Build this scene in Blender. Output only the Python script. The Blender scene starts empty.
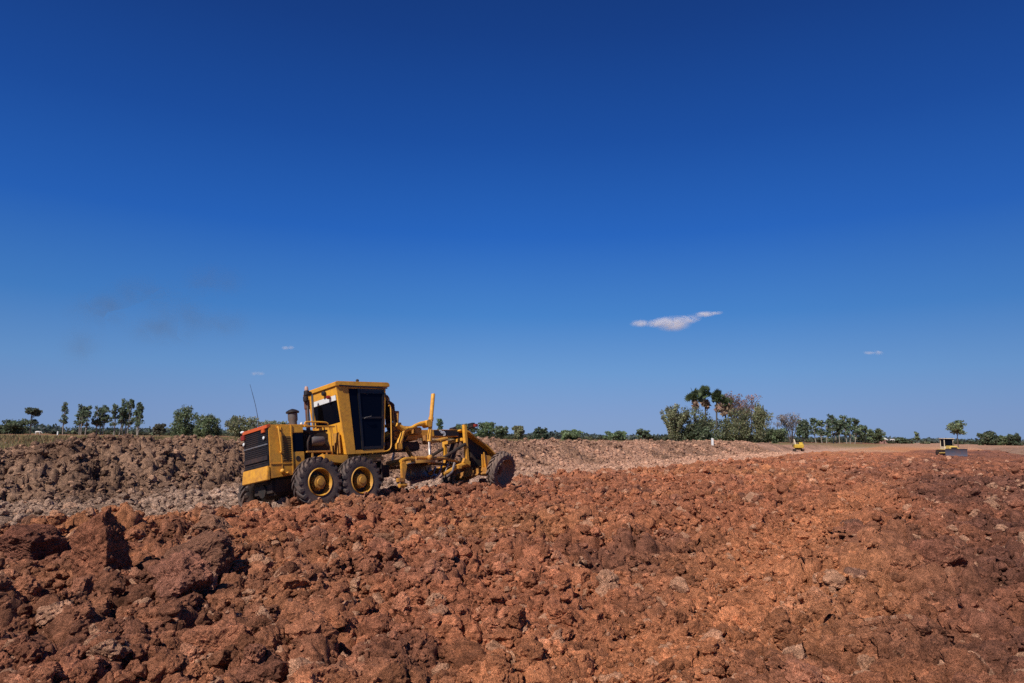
import bpy, bmesh, math, random
import numpy as np
from mathutils import Vector, Matrix, Euler

random.seed(7)
rng = np.random.default_rng(11)
R = math.radians
C = bpy.context.scene.collection
sc = bpy.context.scene
F32 = np.float32

# ------------------------------------------------------------------ helpers
def srgb(r, g, b):
    def f(c):
        c /= 255.0
        return c / 12.92 if c <= 0.04045 else ((c + 0.055) / 1.055) ** 2.4
    return (f(r), f(g), f(b), 1.0)

def tag(o, label=None, cat=None, group=None, kind=None):
    if label: o['label'] = label
    if cat: o['category'] = cat
    if group: o['group'] = group
    if kind: o['kind'] = kind
    return o

def empty(name, loc=(0, 0, 0), rot=(0, 0, 0)):
    o = bpy.data.objects.new(name, None)
    o.location = loc; o.rotation_euler = rot
    o.empty_display_size = 0.3
    C.objects.link(o)
    return o

def link(name, me, mat=None, parent=None):
    o = bpy.data.objects.new(name, me)
    if mat is not None and len(me.materials) == 0: me.materials.append(mat)
    C.objects.link(o)
    if parent is not None: o.parent = parent
    return o

def np_mesh(name, verts, faces, smooth=True, col=None, fcount=None):
    """verts (n,3); faces (m,k) uniform"""
    me = bpy.data.meshes.new(name)
    n = len(verts); m, k = faces.shape
    me.vertices.add(n)
    me.vertices.foreach_set('co', np.ascontiguousarray(verts, F32).ravel())
    me.loops.add(m * k)
    me.loops.foreach_set('vertex_index', np.ascontiguousarray(faces, np.int32).ravel())
    me.polygons.add(m)
    me.polygons.foreach_set('loop_start', np.arange(0, m * k, k, dtype=np.int32))
    me.polygons.foreach_set('loop_total', np.full(m, k, np.int32))
    me.polygons.foreach_set('use_smooth', np.full(m, bool(smooth)))
    if col is not None:
        a = me.color_attributes.new('Col', 'FLOAT_COLOR', 'POINT')
        c4 = np.ones((n, 4), F32); c4[:, :3] = col
        a.data.foreach_set('color', c4.ravel())
    me.update(calc_edges=True)
    return me

# ---- node helpers
def new_mat(name):
    m = bpy.data.materials.new(name); m.use_nodes = True
    nt = m.node_tree
    return m, nt, nt.nodes['Principled BSDF']

def nd(nt, t, **k):
    n = nt.nodes.new(t)
    for a, b in k.items():
        if a in n.inputs: n.inputs[a].default_value = b
        else: setattr(n, a, b)
    return n

def mix(nt, f, a, b, blend='MIX'):
    n = nt.nodes.new('ShaderNodeMix'); n.data_type = 'RGBA'; n.blend_type = blend
    for s, v in ((0, f), (6, a), (7, b)):
        if isinstance(v, bpy.types.NodeSocket): nt.links.new(v, n.inputs[s])
        else: n.inputs[s].default_value = v
    return n.outputs[2]

def noise(nt, vec, scale, detail=4, rough=0.55, dist=0.0):
    n = nt.nodes.new('ShaderNodeTexNoise')
    n.inputs['Scale'].default_value = scale; n.inputs['Detail'].default_value = detail
    n.inputs['Roughness'].default_value = rough; n.inputs['Distortion'].default_value = dist
    if vec is not None: nt.links.new(vec, n.inputs['Vector'])
    return n.outputs['Fac']

def ramp(nt, fac, stops, interp='LINEAR'):
    n = nt.nodes.new('ShaderNodeValToRGB'); cr = n.color_ramp; cr.interpolation = interp
    while len(cr.elements) > 1: cr.elements.remove(cr.elements[-1])
    cr.elements[0].position = stops[0][0]
    c = stops[0][1]; cr.elements[0].color = c if not isinstance(c, (int, float)) else (c, c, c, 1)
    for p, c in stops[1:]:
        e = cr.elements.new(p); e.color = c if not isinstance(c, (int, float)) else (c, c, c, 1)
    nt.links.new(fac, n.inputs[0])
    return n.outputs[0]

def bump(nt, h, strength, dist, normal=None):
    n = nt.nodes.new('ShaderNodeBump')
    n.inputs['Strength'].default_value = strength; n.inputs['Distance'].default_value = dist
    nt.links.new(h, n.inputs['Height'])
    if normal is not None: nt.links.new(normal, n.inputs['Normal'])
    return n.outputs['Normal']

def objco(nt):
    return nt.nodes.new('ShaderNodeTexCoord').outputs['Object']

def worldco(nt):
    return nt.nodes.new('ShaderNodeNewGeometry').outputs['Position']

# ------------------------------------------------------------------ materials
DUST = (0.23, 0.085, 0.045, 1)
def paint(name, col, rough=0.45, dust=0.5, metallic=0.0, dustcol=DUST, scale=1.0, low=False):
    m, nt, b = new_mat(name)
    v = objco(nt)
    n1 = noise(nt, v, 2.2 * scale, 6, 0.65, 0.6)
    n2 = noise(nt, v, 14 * scale, 5, 0.7)
    d1 = ramp(nt, n1, [(0.42, 0.0), (0.72, dust)])
    if low:
        sz_ = nt.nodes.new('ShaderNodeSeparateXYZ'); nt.links.new(v, sz_.inputs[0])
        mr = nt.nodes.new('ShaderNodeMapRange')
        for i_, v_ in ((1, 1.9), (2, 0.5), (3, 0.0), (4, 0.75)): mr.inputs[i_].default_value = v_
        nt.links.new(sz_.outputs['Z'], mr.inputs[0])
        mm = nt.nodes.new('ShaderNodeMath'); mm.operation = 'MULTIPLY'; nt.links.new(mr.outputs[0], mm.inputs[0]); nt.links.new(ramp(nt, noise(nt, v, 5, 6, .7), [(0.35, 0.1), (0.62, 1.0)]), mm.inputs[1])
        ad = nt.nodes.new('ShaderNodeMath'); ad.operation = 'MAXIMUM'; nt.links.new(d1, ad.inputs[0]); nt.links.new(mm.outputs[0], ad.inputs[1]); d1 = ad.outputs[0]
    c1 = mix(nt, d1, col, dustcol)
    d2 = ramp(nt, n2, [(0.50, 0.0), (0.78, dust * 0.9)])
    c2 = mix(nt, d2, c1, tuple(x * 0.45 for x in dustcol[:3]) + (1,))
    nt.links.new(c2, b.inputs['Base Color'])
    rr = ramp(nt, n1, [(0.35, rough), (0.7, min(0.95, rough + 0.35))])
    nt.links.new(rr, b.inputs['Roughness'])
    b.inputs['Metallic'].default_value = metallic
    nt.links.new(bump(nt, n2, 0.25, 0.01), b.inputs['Normal'])
    return m

YEL = (0.86, 0.40, 0.03, 1)
M_yel = paint('yellow_paint', YEL, 0.42, 0.5, low=True)
M_yel2 = paint('worn_yellow_paint', (0.60, 0.28, 0.04, 1), 0.55, 0.85, low=True)
M_dst = paint('dark_polished_steel', (0.05, 0.045, 0.045, 1), 0.4, 0.4, 0.7)
M_rim = paint('rim_paint', (0.62, 0.30, 0.03, 1), 0.5, 0.7)
M_drs = paint('lightened_dirt_rim', (.36, .23, .155, 1), .85, .5)  # caked dirt with light painted in, as the turned face is shaded
M_blk = paint('black_metal', (0.012, 0.012, 0.014, 1), 0.45, 0.25)
M_frm = paint('black_frame', (0.006, 0.006, 0.008, 1), 0.4, 0.06)
M_drk = paint('greasy_and_shade_metal', (0.02, 0.017, 0.014, 1), 0.7, 0.35)  # greasy iron; also the painted shade in rear rims and nose web
M_stl = paint('worn_steel', (0.42, 0.40, 0.38, 1), 0.33, 0.7, 0.8)
M_gry = paint('grey_metal', (0.10, 0.10, 0.10, 1), 0.5, 0.6)
M_wht = paint('white_paint', (0.80, 0.80, 0.78, 1), 0.5, 0.12)
M_red = paint('red_lamp_plastic', (0.26, 0.018, 0.012, 1), 0.3, 0.3)
M_org = paint('orange_red_paint', (0.62, 0.10, 0.015, 1), 0.4, 0.3)
M_rst = paint('rusty_metal', (0.12, 0.05, 0.03, 1), 0.8, 0.8)
M_mesh = paint('dusty_screen', (0.21, 0.12, 0.025, 1), 0.8, 0.7, scale=6)
M_hose = paint('hose_rubber', (0.018, 0.016, 0.016, 1), 0.6, 0.9)

m, nt, b = new_mat('tinted_glass')
b.inputs['Base Color'].default_value = (0.003, 0.004, 0.009, 1)
v = objco(nt); n1 = noise(nt, v, 1.5, 4)
nt.links.new(ramp(nt, n1, [(0.3, 0.06), (0.8, 0.25)]), b.inputs['Roughness'])
b.inputs['IOR'].default_value = 1.3; b.inputs['Specular IOR Level'].default_value = 0.22
M_gls = m

m, nt, b = new_mat('tyre_rubber')
v = objco(nt)
n1 = noise(nt, v, 3.5, 6, 0.7, 0.4); n2 = noise(nt, v, 25, 4)
c = mix(nt, ramp(nt, n1, [(0.34, 0.08), (0.68, 0.75)]), (0.036, 0.036, 0.040, 1), (0.20, 0.115, 0.08, 1))
nt.links.new(c, b.inputs['Base Color']); b.inputs['Roughness'].default_value = 0.85
nt.links.new(bump(nt, n2, 0.4, 0.01), b.inputs['Normal'])
M_tyr = m
m, nt, b = new_mat('lightened_dusty_tyre')  # light painted into dusty rubber, since the turned front wheel sits in shade
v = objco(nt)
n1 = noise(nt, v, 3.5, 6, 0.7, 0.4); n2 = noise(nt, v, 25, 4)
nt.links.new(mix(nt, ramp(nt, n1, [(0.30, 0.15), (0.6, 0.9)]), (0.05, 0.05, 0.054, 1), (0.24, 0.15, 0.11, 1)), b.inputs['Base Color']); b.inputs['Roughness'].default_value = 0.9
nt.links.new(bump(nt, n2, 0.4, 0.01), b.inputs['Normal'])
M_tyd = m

def earth_mat(name, fine=1.0, haze=0.0):
    """Colour of each clod comes from the mesh's colour attribute, broken up by procedural noise."""
    m, nt, b = new_mat(name)
    at = nt.nodes.new('ShaderNodeAttribute'); at.attribute_name = 'Col'
    v = worldco(nt)
    big = noise(nt, v, 2.3, 5, 0.6, 0.3)
    mid = noise(nt, v, 11.0, 6, 0.68, 0.5)
    fin = noise(nt, v, 60.0, 4, 0.7)
    c = mix(nt, 1.0, at.outputs['Color'], ramp(nt, mid, [(0.28, (0.50, 0.47, 0.46, 1)), (0.5, (1.15, 1.15, 1.15, 1)), (0.74, (2.05, 2.02, 2.0, 1))]), 'MULTIPLY')
    c = mix(nt, 1.0, c, ramp(nt, fin, [(0.3, (0.72, 0.72, 0.72, 1)), (0.7, (1.42, 1.42, 1.42, 1))]), 'MULTIPLY')
    # pale mineral streaks
    pale = ramp(nt, noise(nt, v, 3.7, 7, 0.72, 1.2), [(0.58, 0.0), (0.70, 0.35)])
    c = mix(nt, pale, c, mix(nt, 0.55, c, (0.40, 0.22, 0.15, 1)))
    dark = ramp(nt, big, [(0.30, 0.32), (0.46, 0.0)])
    c = mix(nt, dark, c, (0.085, 0.028, 0.017, 1))
    nt.links.new(c, b.inputs['Base Color'])
    b.inputs['Roughness'].default_value = 0.95
    b.inputs['Specular IOR Level'].default_value = 0.18
    nrm = bump(nt, mid, 1.0 * fine, 0.13)
    nrm = bump(nt, fin, 1.0 * fine, 0.045, nrm)
    nt.links.new(nrm, b.inputs['Normal'])
    return m
M_earth = earth_mat('broken_laterite_earth')

# ------------------------------------------------------------------ ground shape (numpy)
CAMZ = 2.15
UX, UY = 0.515, 0.857            # direction of the roadway
NX, NY = -0.857, 0.515           # to its left
def road_t(x, y): return x * NX + y * NY
def road_s(x, y): return x * UX + y * UY
def sstep(a, b_, v):
    t = np.clip((v - a) / (b_ - a), 0, 1); return t * t * (3 - 2 * t)

def h01(ix, iy, seed):
    h = (ix.astype(np.int64) * 374761393 + iy.astype(np.int64) * 668265263 + seed * 982451653) & 0xffffffff
    h = ((h ^ (h >> 13)) * 1274126177) & 0xffffffff
    h = (h ^ (h >> 16))
    h = (h * 2246822519) & 0xffffffff
    h = h ^ (h >> 15)
    return h
def vnoise(x, y, seed):
    xf = np.floor(x); yf = np.floor(y); ix = xf.astype(np.int64); iy = yf.astype(np.int64)
    fx = (x - xf).astype(F32); fy = (y - yf).astype(F32)
    fx = fx * fx * (3 - 2 * fx); fy = fy * fy * (3 - 2 * fy)
    k = F32(1 / 4294967295.0)
    a = h01(ix, iy, seed).astype(F32) * k; b_ = h01(ix + 1, iy, seed).astype(F32) * k
    c = h01(ix, iy + 1, seed).astype(F32) * k; d = h01(ix + 1, iy + 1, seed).astype(F32) * k
    return (a + (b_ - a) * fx) * (1 - fy) + (c + (d - c) * fx) * fy
def fbm(x, y, seed, o=4, g=0.5):
    s = 0; a = 1; n = 0
    for i in range(o):
        s = s + a * vnoise(x * 2 ** i + 17.3 * i, y * 2 ** i - 9.1 * i, seed + i); n += a; a *= g
    return s / n - 0.5

def clods(x, y, cell, seed, sharp=3.0):
    """Tilted, flat-topped lumps; returns height 0..1, id 0..1, push vector (metres)."""
    w = cell * 0.45
    xs = x + w * fbm(x / cell * 1.3, y / cell * 1.3, seed + 50, 3, 0.6) * 2
    ys = y + w * fbm(x / cell * 1.3 + 40, y / cell * 1.3 + 7, seed + 60, 3, 0.6) * 2
    gx = (xs / cell); gy = (ys / cell)
    ix = np.floor(gx).astype(np.int64); iy = np.floor(gy).astype(np.int64)
    best = np.zeros(x.shape, F32); bid = np.zeros(x.shape, F32)
    px = np.zeros(x.shape, F32); py = np.zeros(x.shape, F32)
    for dx in (-1, 0, 1):
        for dy in (-1, 0, 1):
            cx = ix + dx; cy = iy + dy
            h = h01(cx, cy, seed)
            r1 = (h & 0x3ff).astype(F32) / 1023; r2 = ((h >> 10) & 0x3ff).astype(F32) / 1023
            r3 = ((h >> 20) & 0xfff).astype(F32) / 4095
            g = h01(cx, cy, seed + 999)
            q1 = (g & 0x3ff).astype(F32) / 1023; q2 = ((g >> 10) & 0x3ff).astype(F32) / 1023
            q3 = ((g >> 20) & 0xfff).astype(F32) / 4095
            ox = (gx - (cx + r1)).astype(F32); oy = (gy - (cy + r2)).astype(F32)
            ang = q1 * 3.1416; ca = np.cos(ang); sa = np.sin(ang)
            u = ox * ca + oy * sa; v = -ox * sa + oy * ca
            rad = 0.42 + 0.42 * r3
            asp = 0.7 + 0.5 * q2
            d2 = (np.abs(u) / (rad / asp)) ** 2.4 + (np.abs(v) / (rad * asp)) ** 2.4
            prof = np.clip(1 - d2 ** (sharp / 2.4), 0, 1)
            H = 0.25 + 0.75 * q3 * q3
            hh = prof * np.maximum(H + (ox * (q1 - 0.5) + oy * (q2 - 0.5)) * 2.1, 0.03)
            mk = hh > best
            best = np.where(mk, hh, best); bid = np.where(mk, r3 * 0.5 + q1 * 0.5, bid)
            px = np.where(mk, ox, px); py = np.where(mk, oy, py)
    return best, bid, px * cell, py * cell

WHEELS = [(-5.15, 16.45, 0.40), (-4.25, 17.5, 0.40), (-0.23, 22.17, 0.43), (-6.6, 17.7, 0.09), (-5.75, 18.75, 0.09), (-1.73, 23.46, 0.13)]
def zones(x, y):
    t = road_t(x, y); s = road_s(x, y)
    tw = t + 0.8 * fbm(x / 2.2, y / 2.2, 5, 3)
    red = 1 - sstep(13.4, 14.3, tw)                      # raised red fill
    redr = sstep(-10.5, -9.0, tw)                        # its right hand limit
    red = red * redr
    bank = sstep(22.6, 24.2, tw) * (1 - sstep(31.0, 33.5, tw)) * (1 - sstep(150, 175, s))
    far = sstep(104, 120, s - 55 * (1 - sstep(2.0, 5.0, t)) + 4 * fbm(x / 9, y / 9, 3, 2))  # where the surface has been graded smooth
    right = 1 - redr
    field = sstep(30.5, 33, tw)
    return t, s, tw, red, bank, far, right, field

def macro_z(x, y):
    t, s, tw, red, bank, far, right, field = zones(x, y)
    z = 0.05 + 0.40 * (1 - sstep(13.3, 14.6, tw)) * sstep(-12, -9, tw)
    z = z + (0.75 + 0.5 * fbm(x / 5, y / 5, 29, 3)) * (1 - sstep(-13, -9.5, tw))            # low shoulder on the right
    bh = 1.00 + 0.72 * sstep(9.5, 16.5, s) + 0.75 * fbm(x / 4, y / 4, 21, 4, 0.6)
    bh = bh * (1 - sstep(110, 175, s)) + 0.9 * sstep(110, 175, s)
    ridge = sstep(22.4, 27.6, tw) * bh
    z = z + ridge
    fz = 0.95
    z = z * (1 - sstep(28.5, 32.5, tw)) + fz * sstep(28.5, 32.5, tw)
    ax_, ay_, bx_, by_ = -2.75, 18.75, -0.75, 21.1      # soil thrown up beside the blade
    q_ = np.clip(((x - ax_) * (bx_ - ax_) + (y - ay_) * (by_ - ay_)) / ((bx_ - ax_) ** 2 + (by_ - ay_) ** 2), 0, 1)
    z = z + 0.20 * np.exp(-((x - ax_ - q_ * (bx_ - ax_)) ** 2 + (y - ay_ - q_ * (by_ - ay_)) ** 2) / 0.42 ** 2)
    z = z + 0.10 * fbm(x / 3.5, y / 3.5, 33, 3) * (1 - field) * 2
    return z

def ground(x, y, full=True):
    """height, horizontal push, colour for points x, y"""
    x = x.astype(np.float64); y = y.astype(np.float64)
    d = np.hypot(x, y)
    t, s, tw, red, bank, far, right, field = zones(x, y)
    z = macro_z(x, y)
    clod = (1 - field) * (1 - 0.93 * far * red)
    strip = (1 - red) * (1 - bank) * (1 - field) * (1 - right)
    track = np.exp(-((t - 1.9 - 0.5 * fbm(x / 4, y / 4, 81, 2)) / 0.75) ** 2) * red * (1 - 0.8 * sstep(14, 40, s))
    amp = clod * (1 - 0.15 * strip) * (1 + 0.35 * bank) * (1 - 0.66 * track) * (1 + 0.12 * red * sstep(1.0, 0.0, t)) * (0.75 + 0.9 * (fbm(x / 4.5, y / 4.5, 91, 3) + 0.5) * 0.6)
    wm = np.zeros(x.shape)
    for wx, wy, wz in WHEELS:
        wm = np.maximum(wm, np.exp(-(((x - wx) ** 2 + (y - wy) ** 2) / 0.42 ** 2) ** 1.5))
    far_fade = 1.0 - 0.25 * sstep(40, 90, d)
    z = z - 0.125 * amp
    px = 0; py = 0
    rnd = np.zeros(x.shape, F32); topness = np.zeros(x.shape, F32)
    octs = [(1.35, 0.17, 101, 0.7), (0.62, 0.20, 102, 0.6), (0.31, 0.155, 103, 0.6), (0.15, 0.092, 104, 0.45), (0.07, 0.042, 105, 0.35)]
    tot = 0
    for cell, a, seed, wgt in octs:
        lim = cell * (260 if cell > 0.25 else (170 if cell > 0.1 else 110))
        fade = 1 - sstep(lim * 0.55, lim, d)
        sel = (d < lim) & (amp > 0.01)
        if not sel.any(): continue
        hh = np.zeros(x.shape, F32); bi = np.full(x.shape, 0.5, F32); ax = np.zeros(x.shape, F32); ay = np.zeros(x.shape, F32)
        q = clods(x[sel], y[sel], cell, seed, 3.2 if cell > 0.2 else 2.4)
        hh[sel], bi[sel], ax[sel], ay[sel] = q
        if cell > 0.5: aa = a * amp * (1 - 0.65 * strip) * (1 - 0.5 * bank)
        else: aa = a * amp
        if cell > 1: aa = aa * (0.35 + 1.3 * sstep(-0.05, 0.25, fbm(x / 6, y / 6, 71, 2)))
        aa = aa * fade
        z = z + hh * aa
        k = 0.30 * hh * (aa / a)
        px = px + ax * k; py = py + ay * k
        rnd = rnd + (bi - 0.5) * wgt
        topness = topness + hh * a
    wx_ = x + 0.10 * fbm(x / 0.22, y / 0.22, 171, 3); wy_ = y + 0.10 * fbm(x / 0.22 + 9, y / 0.22, 172, 3)
    bl = 0; aa = 1.0; sc_ = 0.42
    for i in range(5):
        b1 = np.abs(2 * vnoise(wx_ / sc_ + 3.1 * i, wy_ / sc_ + 7.7 * i, 180 + i) - 1)
        bl = bl + aa * (b1 - 0.45) * (1 - sstep(sc_ * 130, sc_ * 260, d)); aa *= 0.56; sc_ *= 0.47
    crumb = np.maximum(amp, 0.5 * clod)
    z = z + 0.115 * bl * crumb
    pit = sstep(0.13, 0.24, fbm(wx_ / 0.55, wy_ / 0.55, 191, 3, 0.6)) * (1 - sstep(70, 130, d))
    z = z - 0.28 * pit * amp * (0.4 + 0.6 * sstep(-0.1, 0.15, fbm(x / 3, y / 3, 192, 2)))
    ff = fbm(x / 0.09, y / 0.09, 61, 4, 0.6)
    z = z + 0.040 * ff * crumb * (1 - sstep(14, 34, d)) + 0.03 * fbm(x / 0.35, y / 0.35, 62, 3) * clod
    z = z + field * (0.03 * fbm(x / 1.5, y / 1.5, 63, 3))
    for wx, wy, wz in WHEELS:
        k = np.exp(-(((x - wx) ** 2 + (y - wy) ** 2) / 0.46 ** 2) ** 2)
        z = z * (1 - k) + np.minimum(z, wz + 0.02) * k
    if not full: return z
    # ---- colour
    def L(*c): return np.array(c, F32)
    def mx(a, b_, f): return a * (1 - f[..., None]) + b_ * f[..., None]
    n1 = fbm(x / 3.2, y / 3.2, 41, 4) * 2; n2 = fbm(x / 0.8, y / 0.8, 42, 4) * 2; n3 = fbm(x / 11, y / 11, 43, 3) * 2
    one = np.ones(x.shape + (1,), F32)
    c_red = one * L(0.39, 0.138, 0.072)
    c_red = mx(c_red, L(0.265, 0.104, 0.064), np.clip(0.30 + 2.0 * n1 + 1.3 * n2, 0, 1))
    c_red = mx(c_red, L(0.50, 0.195, 0.085), np.clip(0.9 * n1 - 0.6 * n2 + 0.2 + 0.6 * n3, 0, 1) * 0.7)
    # darker, browner patches: to the right of the wheel track and in the near left corner
    eg = 1.2 + 3.2 * sstep(16, 34, s)
    brown = np.clip(sstep(0, 2.2, eg - t) * (0.75 + 0.8 * n1) + sstep(8.5, 1.0, s) * sstep(3.0, 7.0, t) * 0.85, 0, 1)
    c_red = mx(c_red, L(0.170, 0.070, 0.050), brown * 0.92)
    c_red = mx(c_red, L(0.50, 0.185, 0.088), np.clip(track * 1.1, 0, 1))
    pk = np.clip((rnd - 0.50) * 3, 0, 1)
    c_red = mx(c_red, L(0.52, 0.29, 0.20), pk * 0.3)
    c_red = c_red * L(1.09, 1.12, 1.08)
    c_red = c_red * (1 + 0.35 * np.clip(rnd, -0.9, 0.9))[..., None]
    c_smooth = mx(one * L(0.48, 0.205, 0.09), L(0.52, 0.27, 0.15), np.clip(0.5 + 2 * n3, 0, 1))
    c_red = mx(c_red, c_smooth, far)
    c_strip = mx(one * L(0.37, 0.235, 0.165), L(0.52, 0.34, 0.245), np.clip(0.5 + 1.6 * n1 + n2, 0, 1))
    c_strip = mx(c_strip, L(0.50, 0.285, 0.19), sstep(22, 45, s))
    c_bank = mx(one * L(0.205, 0.115, 0.073), L(0.325, 0.19, 0.122), np.clip(0.5 + 1.6 * n1 + n2, 0, 1))
    c_bank = mx(c_bank, L(0.45, 0.25, 0.165), sstep(24, 42, s) * np.clip(0.75 + 1.2 * n1 - 0.5 * sstep(26.5, 28.5, tw), 0, 1))
    c_fld = mx(one * L(0.215, 0.150, 0.068), L(0.175, 0.135, 0.055), np.clip(0.5 + 2 * n3, 0, 1))
    stripe = sstep(0.1, 0.5, np.sin(d / 46.0 + 2.2 * n3) + 0.15)
    c_fld = mx(c_fld, L(0.23, 0.105, 0.055), stripe * sstep(62, 120, d))
    c_right = mx(one * L(0.24, 0.135, 0.085), L(0.33, 0.20, 0.135), np.clip(0.5 + 1.6 * n1, 0, 1))
    jit = (1 + 0.30 * np.clip(rnd, -0.9, 0.9))[..., None]
    redc = (1 - sstep(13.3, 13.9, tw + 0.5 * n2)) * sstep(-9.8, -8.6, tw + 0.8 * n2)
    c = mx(c_strip * jit, c_bank * jit, sstep(22.3, 23.4, tw + 0.8 * n2))
    c = mx(c, c_fld, sstep(30.5, 32, tw))
    c = mx(c, c_right * jit, sstep(-8.0, -9.5, t))
    c = mx(c, c_red, redc)
    c_fld = mx(c_fld, L(0.36, 0.20, 0.125), sstep(20, 8, t))
    # beyond the machines the worked ground gives way to fields
    c = mx(c, c_fld, sstep(170, 260, d))
    return z, px, py, c, tw, red

def grid_angles():
    a = [np.linspace(-180, -75, 36, endpoint=False), np.linspace(-75, -42, 130, endpoint=False),
         np.linspace(-42, 42, 1250, endpoint=False), np.linspace(42, 75, 130, endpoint=False), np.linspace(75, 180, 36, endpoint=False)]
    return np.radians(np.concatenate(a))
def grid_radii():
    r = [0.35]
    while r[-1] < 6000:
        q = r[-1]
        k = 0.12 if q < 2.6 else (0.0042 if q < 14 else (0.0052 if q < 60 else (0.0062 if q < 160 else 0.05)))
        r.append(q * (1 + k))
    return np.array(r)
ang = grid_angles(); rad = grid_radii()
na, nr = len(ang), len(rad)
A, Rr = np.meshgrid(ang, rad)                     # rows are rings
X = (Rr * np.sin(A)).ravel(); Y = (Rr * np.cos(A)).ravel()
Z = np.zeros(X.size); PX = np.zeros(X.size); PY = np.zeros(X.size); COL = np.zeros((X.size, 3), F32)
TW = np.zeros(X.size)
CH = 400000
for i in range(0, X.size, CH):
    e = slice(i, i + CH)
    z, px, py, c, tw, red = ground(X[e], Y[e])
    Z[e] = z; PX[e] = px; PY[e] = py; COL[e] = c; TW[e] = tw
# settle to the plain far off
dd = np.hypot(X, Y); ff = sstep(190, 300, dd); Z = Z * (1 - ff) + 0.95 * ff
V = np.stack([X + PX, Y + PY, Z], 1)
ii = np.arange(nr - 1)[:, None] * na + np.arange(na)[None, :]
jj = np.arange(nr - 1)[:, None] * na + (np.arange(na)[None, :] + 1) % na
Q = np.stack([ii, ii + na, jj + na, jj], -1).reshape(-1, 4)     # seen from above: counter-clockwise
a_, b_, c_ = V[Q[0, 0]], V[Q[0, 1]], V[Q[0, 2]]
if np.cross(b_ - a_, c_ - a_)[2] < 0: Q = Q[:, ::-1]
tq = TW[Q[:, 0]]; dq = dd[Q[:, 0]]
sel_road = (tq < 13.9) & (tq > -9.8) & (dq < 260)
sel_bank = (tq >= 22.8) & (tq < 32) & (dq < 230)
def sub_ground(name, sel):
    f = Q[sel]; u, inv = np.unique(f, return_inverse=True)
    me = np_mesh(name, V[u], inv.reshape(-1, 4), True, COL[u])
    return tag(link(name, me, M_earth), kind='structure')
sub_ground('dirt_road', sel_road)
sub_ground('earth_embankment', sel_bank)
sub_ground('ground', ~(sel_road | sel_bank))
del A, Rr, ii, jj

# ------------------------------------------------------------------ loose clods lying on the ground
def ico(n):
    bm = bmesh.new(); bmesh.ops.create_icosphere(bm, subdivisions=n, radius=1)
    v = np.array([q.co[:] for q in bm.verts]); f = np.array([[q.index for q in g.verts] for g in bm.faces]); bm.free()
    return v, f
def n3(p, seed, s):
    x, y, z = p[:, 0] * s, p[:, 1] * s, p[:, 2] * s
    return (vnoise(x + z * 1.7 + 31, y - z * 1.3 + 11, seed) + vnoise(y + x * .6 + 5, z + y * .9 + 77, seed + 3)
            + vnoise(z - x * .8 + 50, x + z * .5 + 91, seed + 7)) / 1.5 - 1.0
def rock(n, seed, rough=0.22, planes=10):
    r = np.random.default_rng(seed)
    v, f = ico(n)
    dirs = r.normal(size=(planes, 3)); dirs /= np.linalg.norm(dirs, axis=1)[:, None]
    off = r.uniform(0.55, 1.0, planes)
    dp = v @ dirs.T
    rr = np.where(dp > 0.15, off[None, :] / np.maximum(dp, 0.15), 9).min(1)
    rr = np.minimum(rr, 1.15)
    rr *= 1 + rough * n3(v, seed, 1.9) + rough * 0.9 * n3(v, seed + 1, 4.1) + (rough * 0.7 * n3(v, seed + 2, 8.5) if n > 2 else 0) + (rough * 0.6 * n3(v, seed + 4, 17) if n > 3 else 0) + (rough * 0.4 * n3(v, seed + 5, 36) if n > 4 else 0)
    v = v * rr[:, None] * r.uniform(0.72, 1.15, 3)[None, :]
    return v, f
protos = {k: [rock(k, 200 + i) for i in range(10)] for k in (1, 2, 3, 4, 5)}

def rand_rot(n):
    q = rng.normal(size=(n, 4)); q /= np.linalg.norm(q, axis=1)[:, None]
    w, x, y, z = q.T
    return np.stack([1 - 2 * (y * y + z * z), 2 * (x * y - z * w), 2 * (x * z + y * w), 2 * (x * y + z * w), 1 - 2 * (x * x + z * z), 2 * (y * z - x * w),
                     2 * (x * z - y * w), 2 * (y * z + x * w), 1 - 2 * (x * x + y * y)], 1).reshape(n, 3, 3)

def scatter(name, xs, ys, size, label, cat, tint=None):
    z, px, py, c, tw, red = ground(xs, ys)
    zz = z + size * rng.uniform(-0.15, 0.45, len(xs))
    n = len(xs); d = np.hypot(xs, ys)
    pix = size * 2 * 700 / d
    lvl = np.where(pix > 40, 5, np.where(pix > 20, 4, np.where(pix > 8, 3, np.where(pix > 3, 2, 1))))
    RM = rand_rot(n); pid = rng.integers(0, 10, n)
    colj = c * rng.uniform(0.70, 1.36, n)[:, None]
    pale = rng.random(n) < 0.095
    colj[pale] = colj[pale] * 0.4 + np.array([0.66, 0.37, 0.23]) * 0.6
    if tint is not None: colj = colj * np.array(tint)
    VV, FF, CC = [], [], []; base = 0
    for L_ in (1, 2, 3, 4, 5):
        for p in range(10):
            k = np.where((lvl == L_) & (pid == p))[0]
            if not len(k): continue
            pv, pf = protos[L_][p]
            w = np.einsum('nij,vj->nvi', RM[k], pv) * size[k][:, None, None]
            w[:, :, 2] *= 0.85
            w += np.stack([xs[k], ys[k], zz[k]], 1)[:, None, :]
            VV.append(w.reshape(-1, 3)); m_ = len(pv)
            FF.append((pf[None] + (base + np.arange(len(k)) * m_)[:, None, None]).reshape(-1, 3))
            CC.append(np.repeat(colj[k], m_, 0)); base += len(k) * m_
    me = np_mesh(name, np.concatenate(VV), np.concatenate(FF), False, np.concatenate(CC))
    o = link(name, me, M_earth)
    return tag(o, label, cat, kind='stuff')

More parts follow.
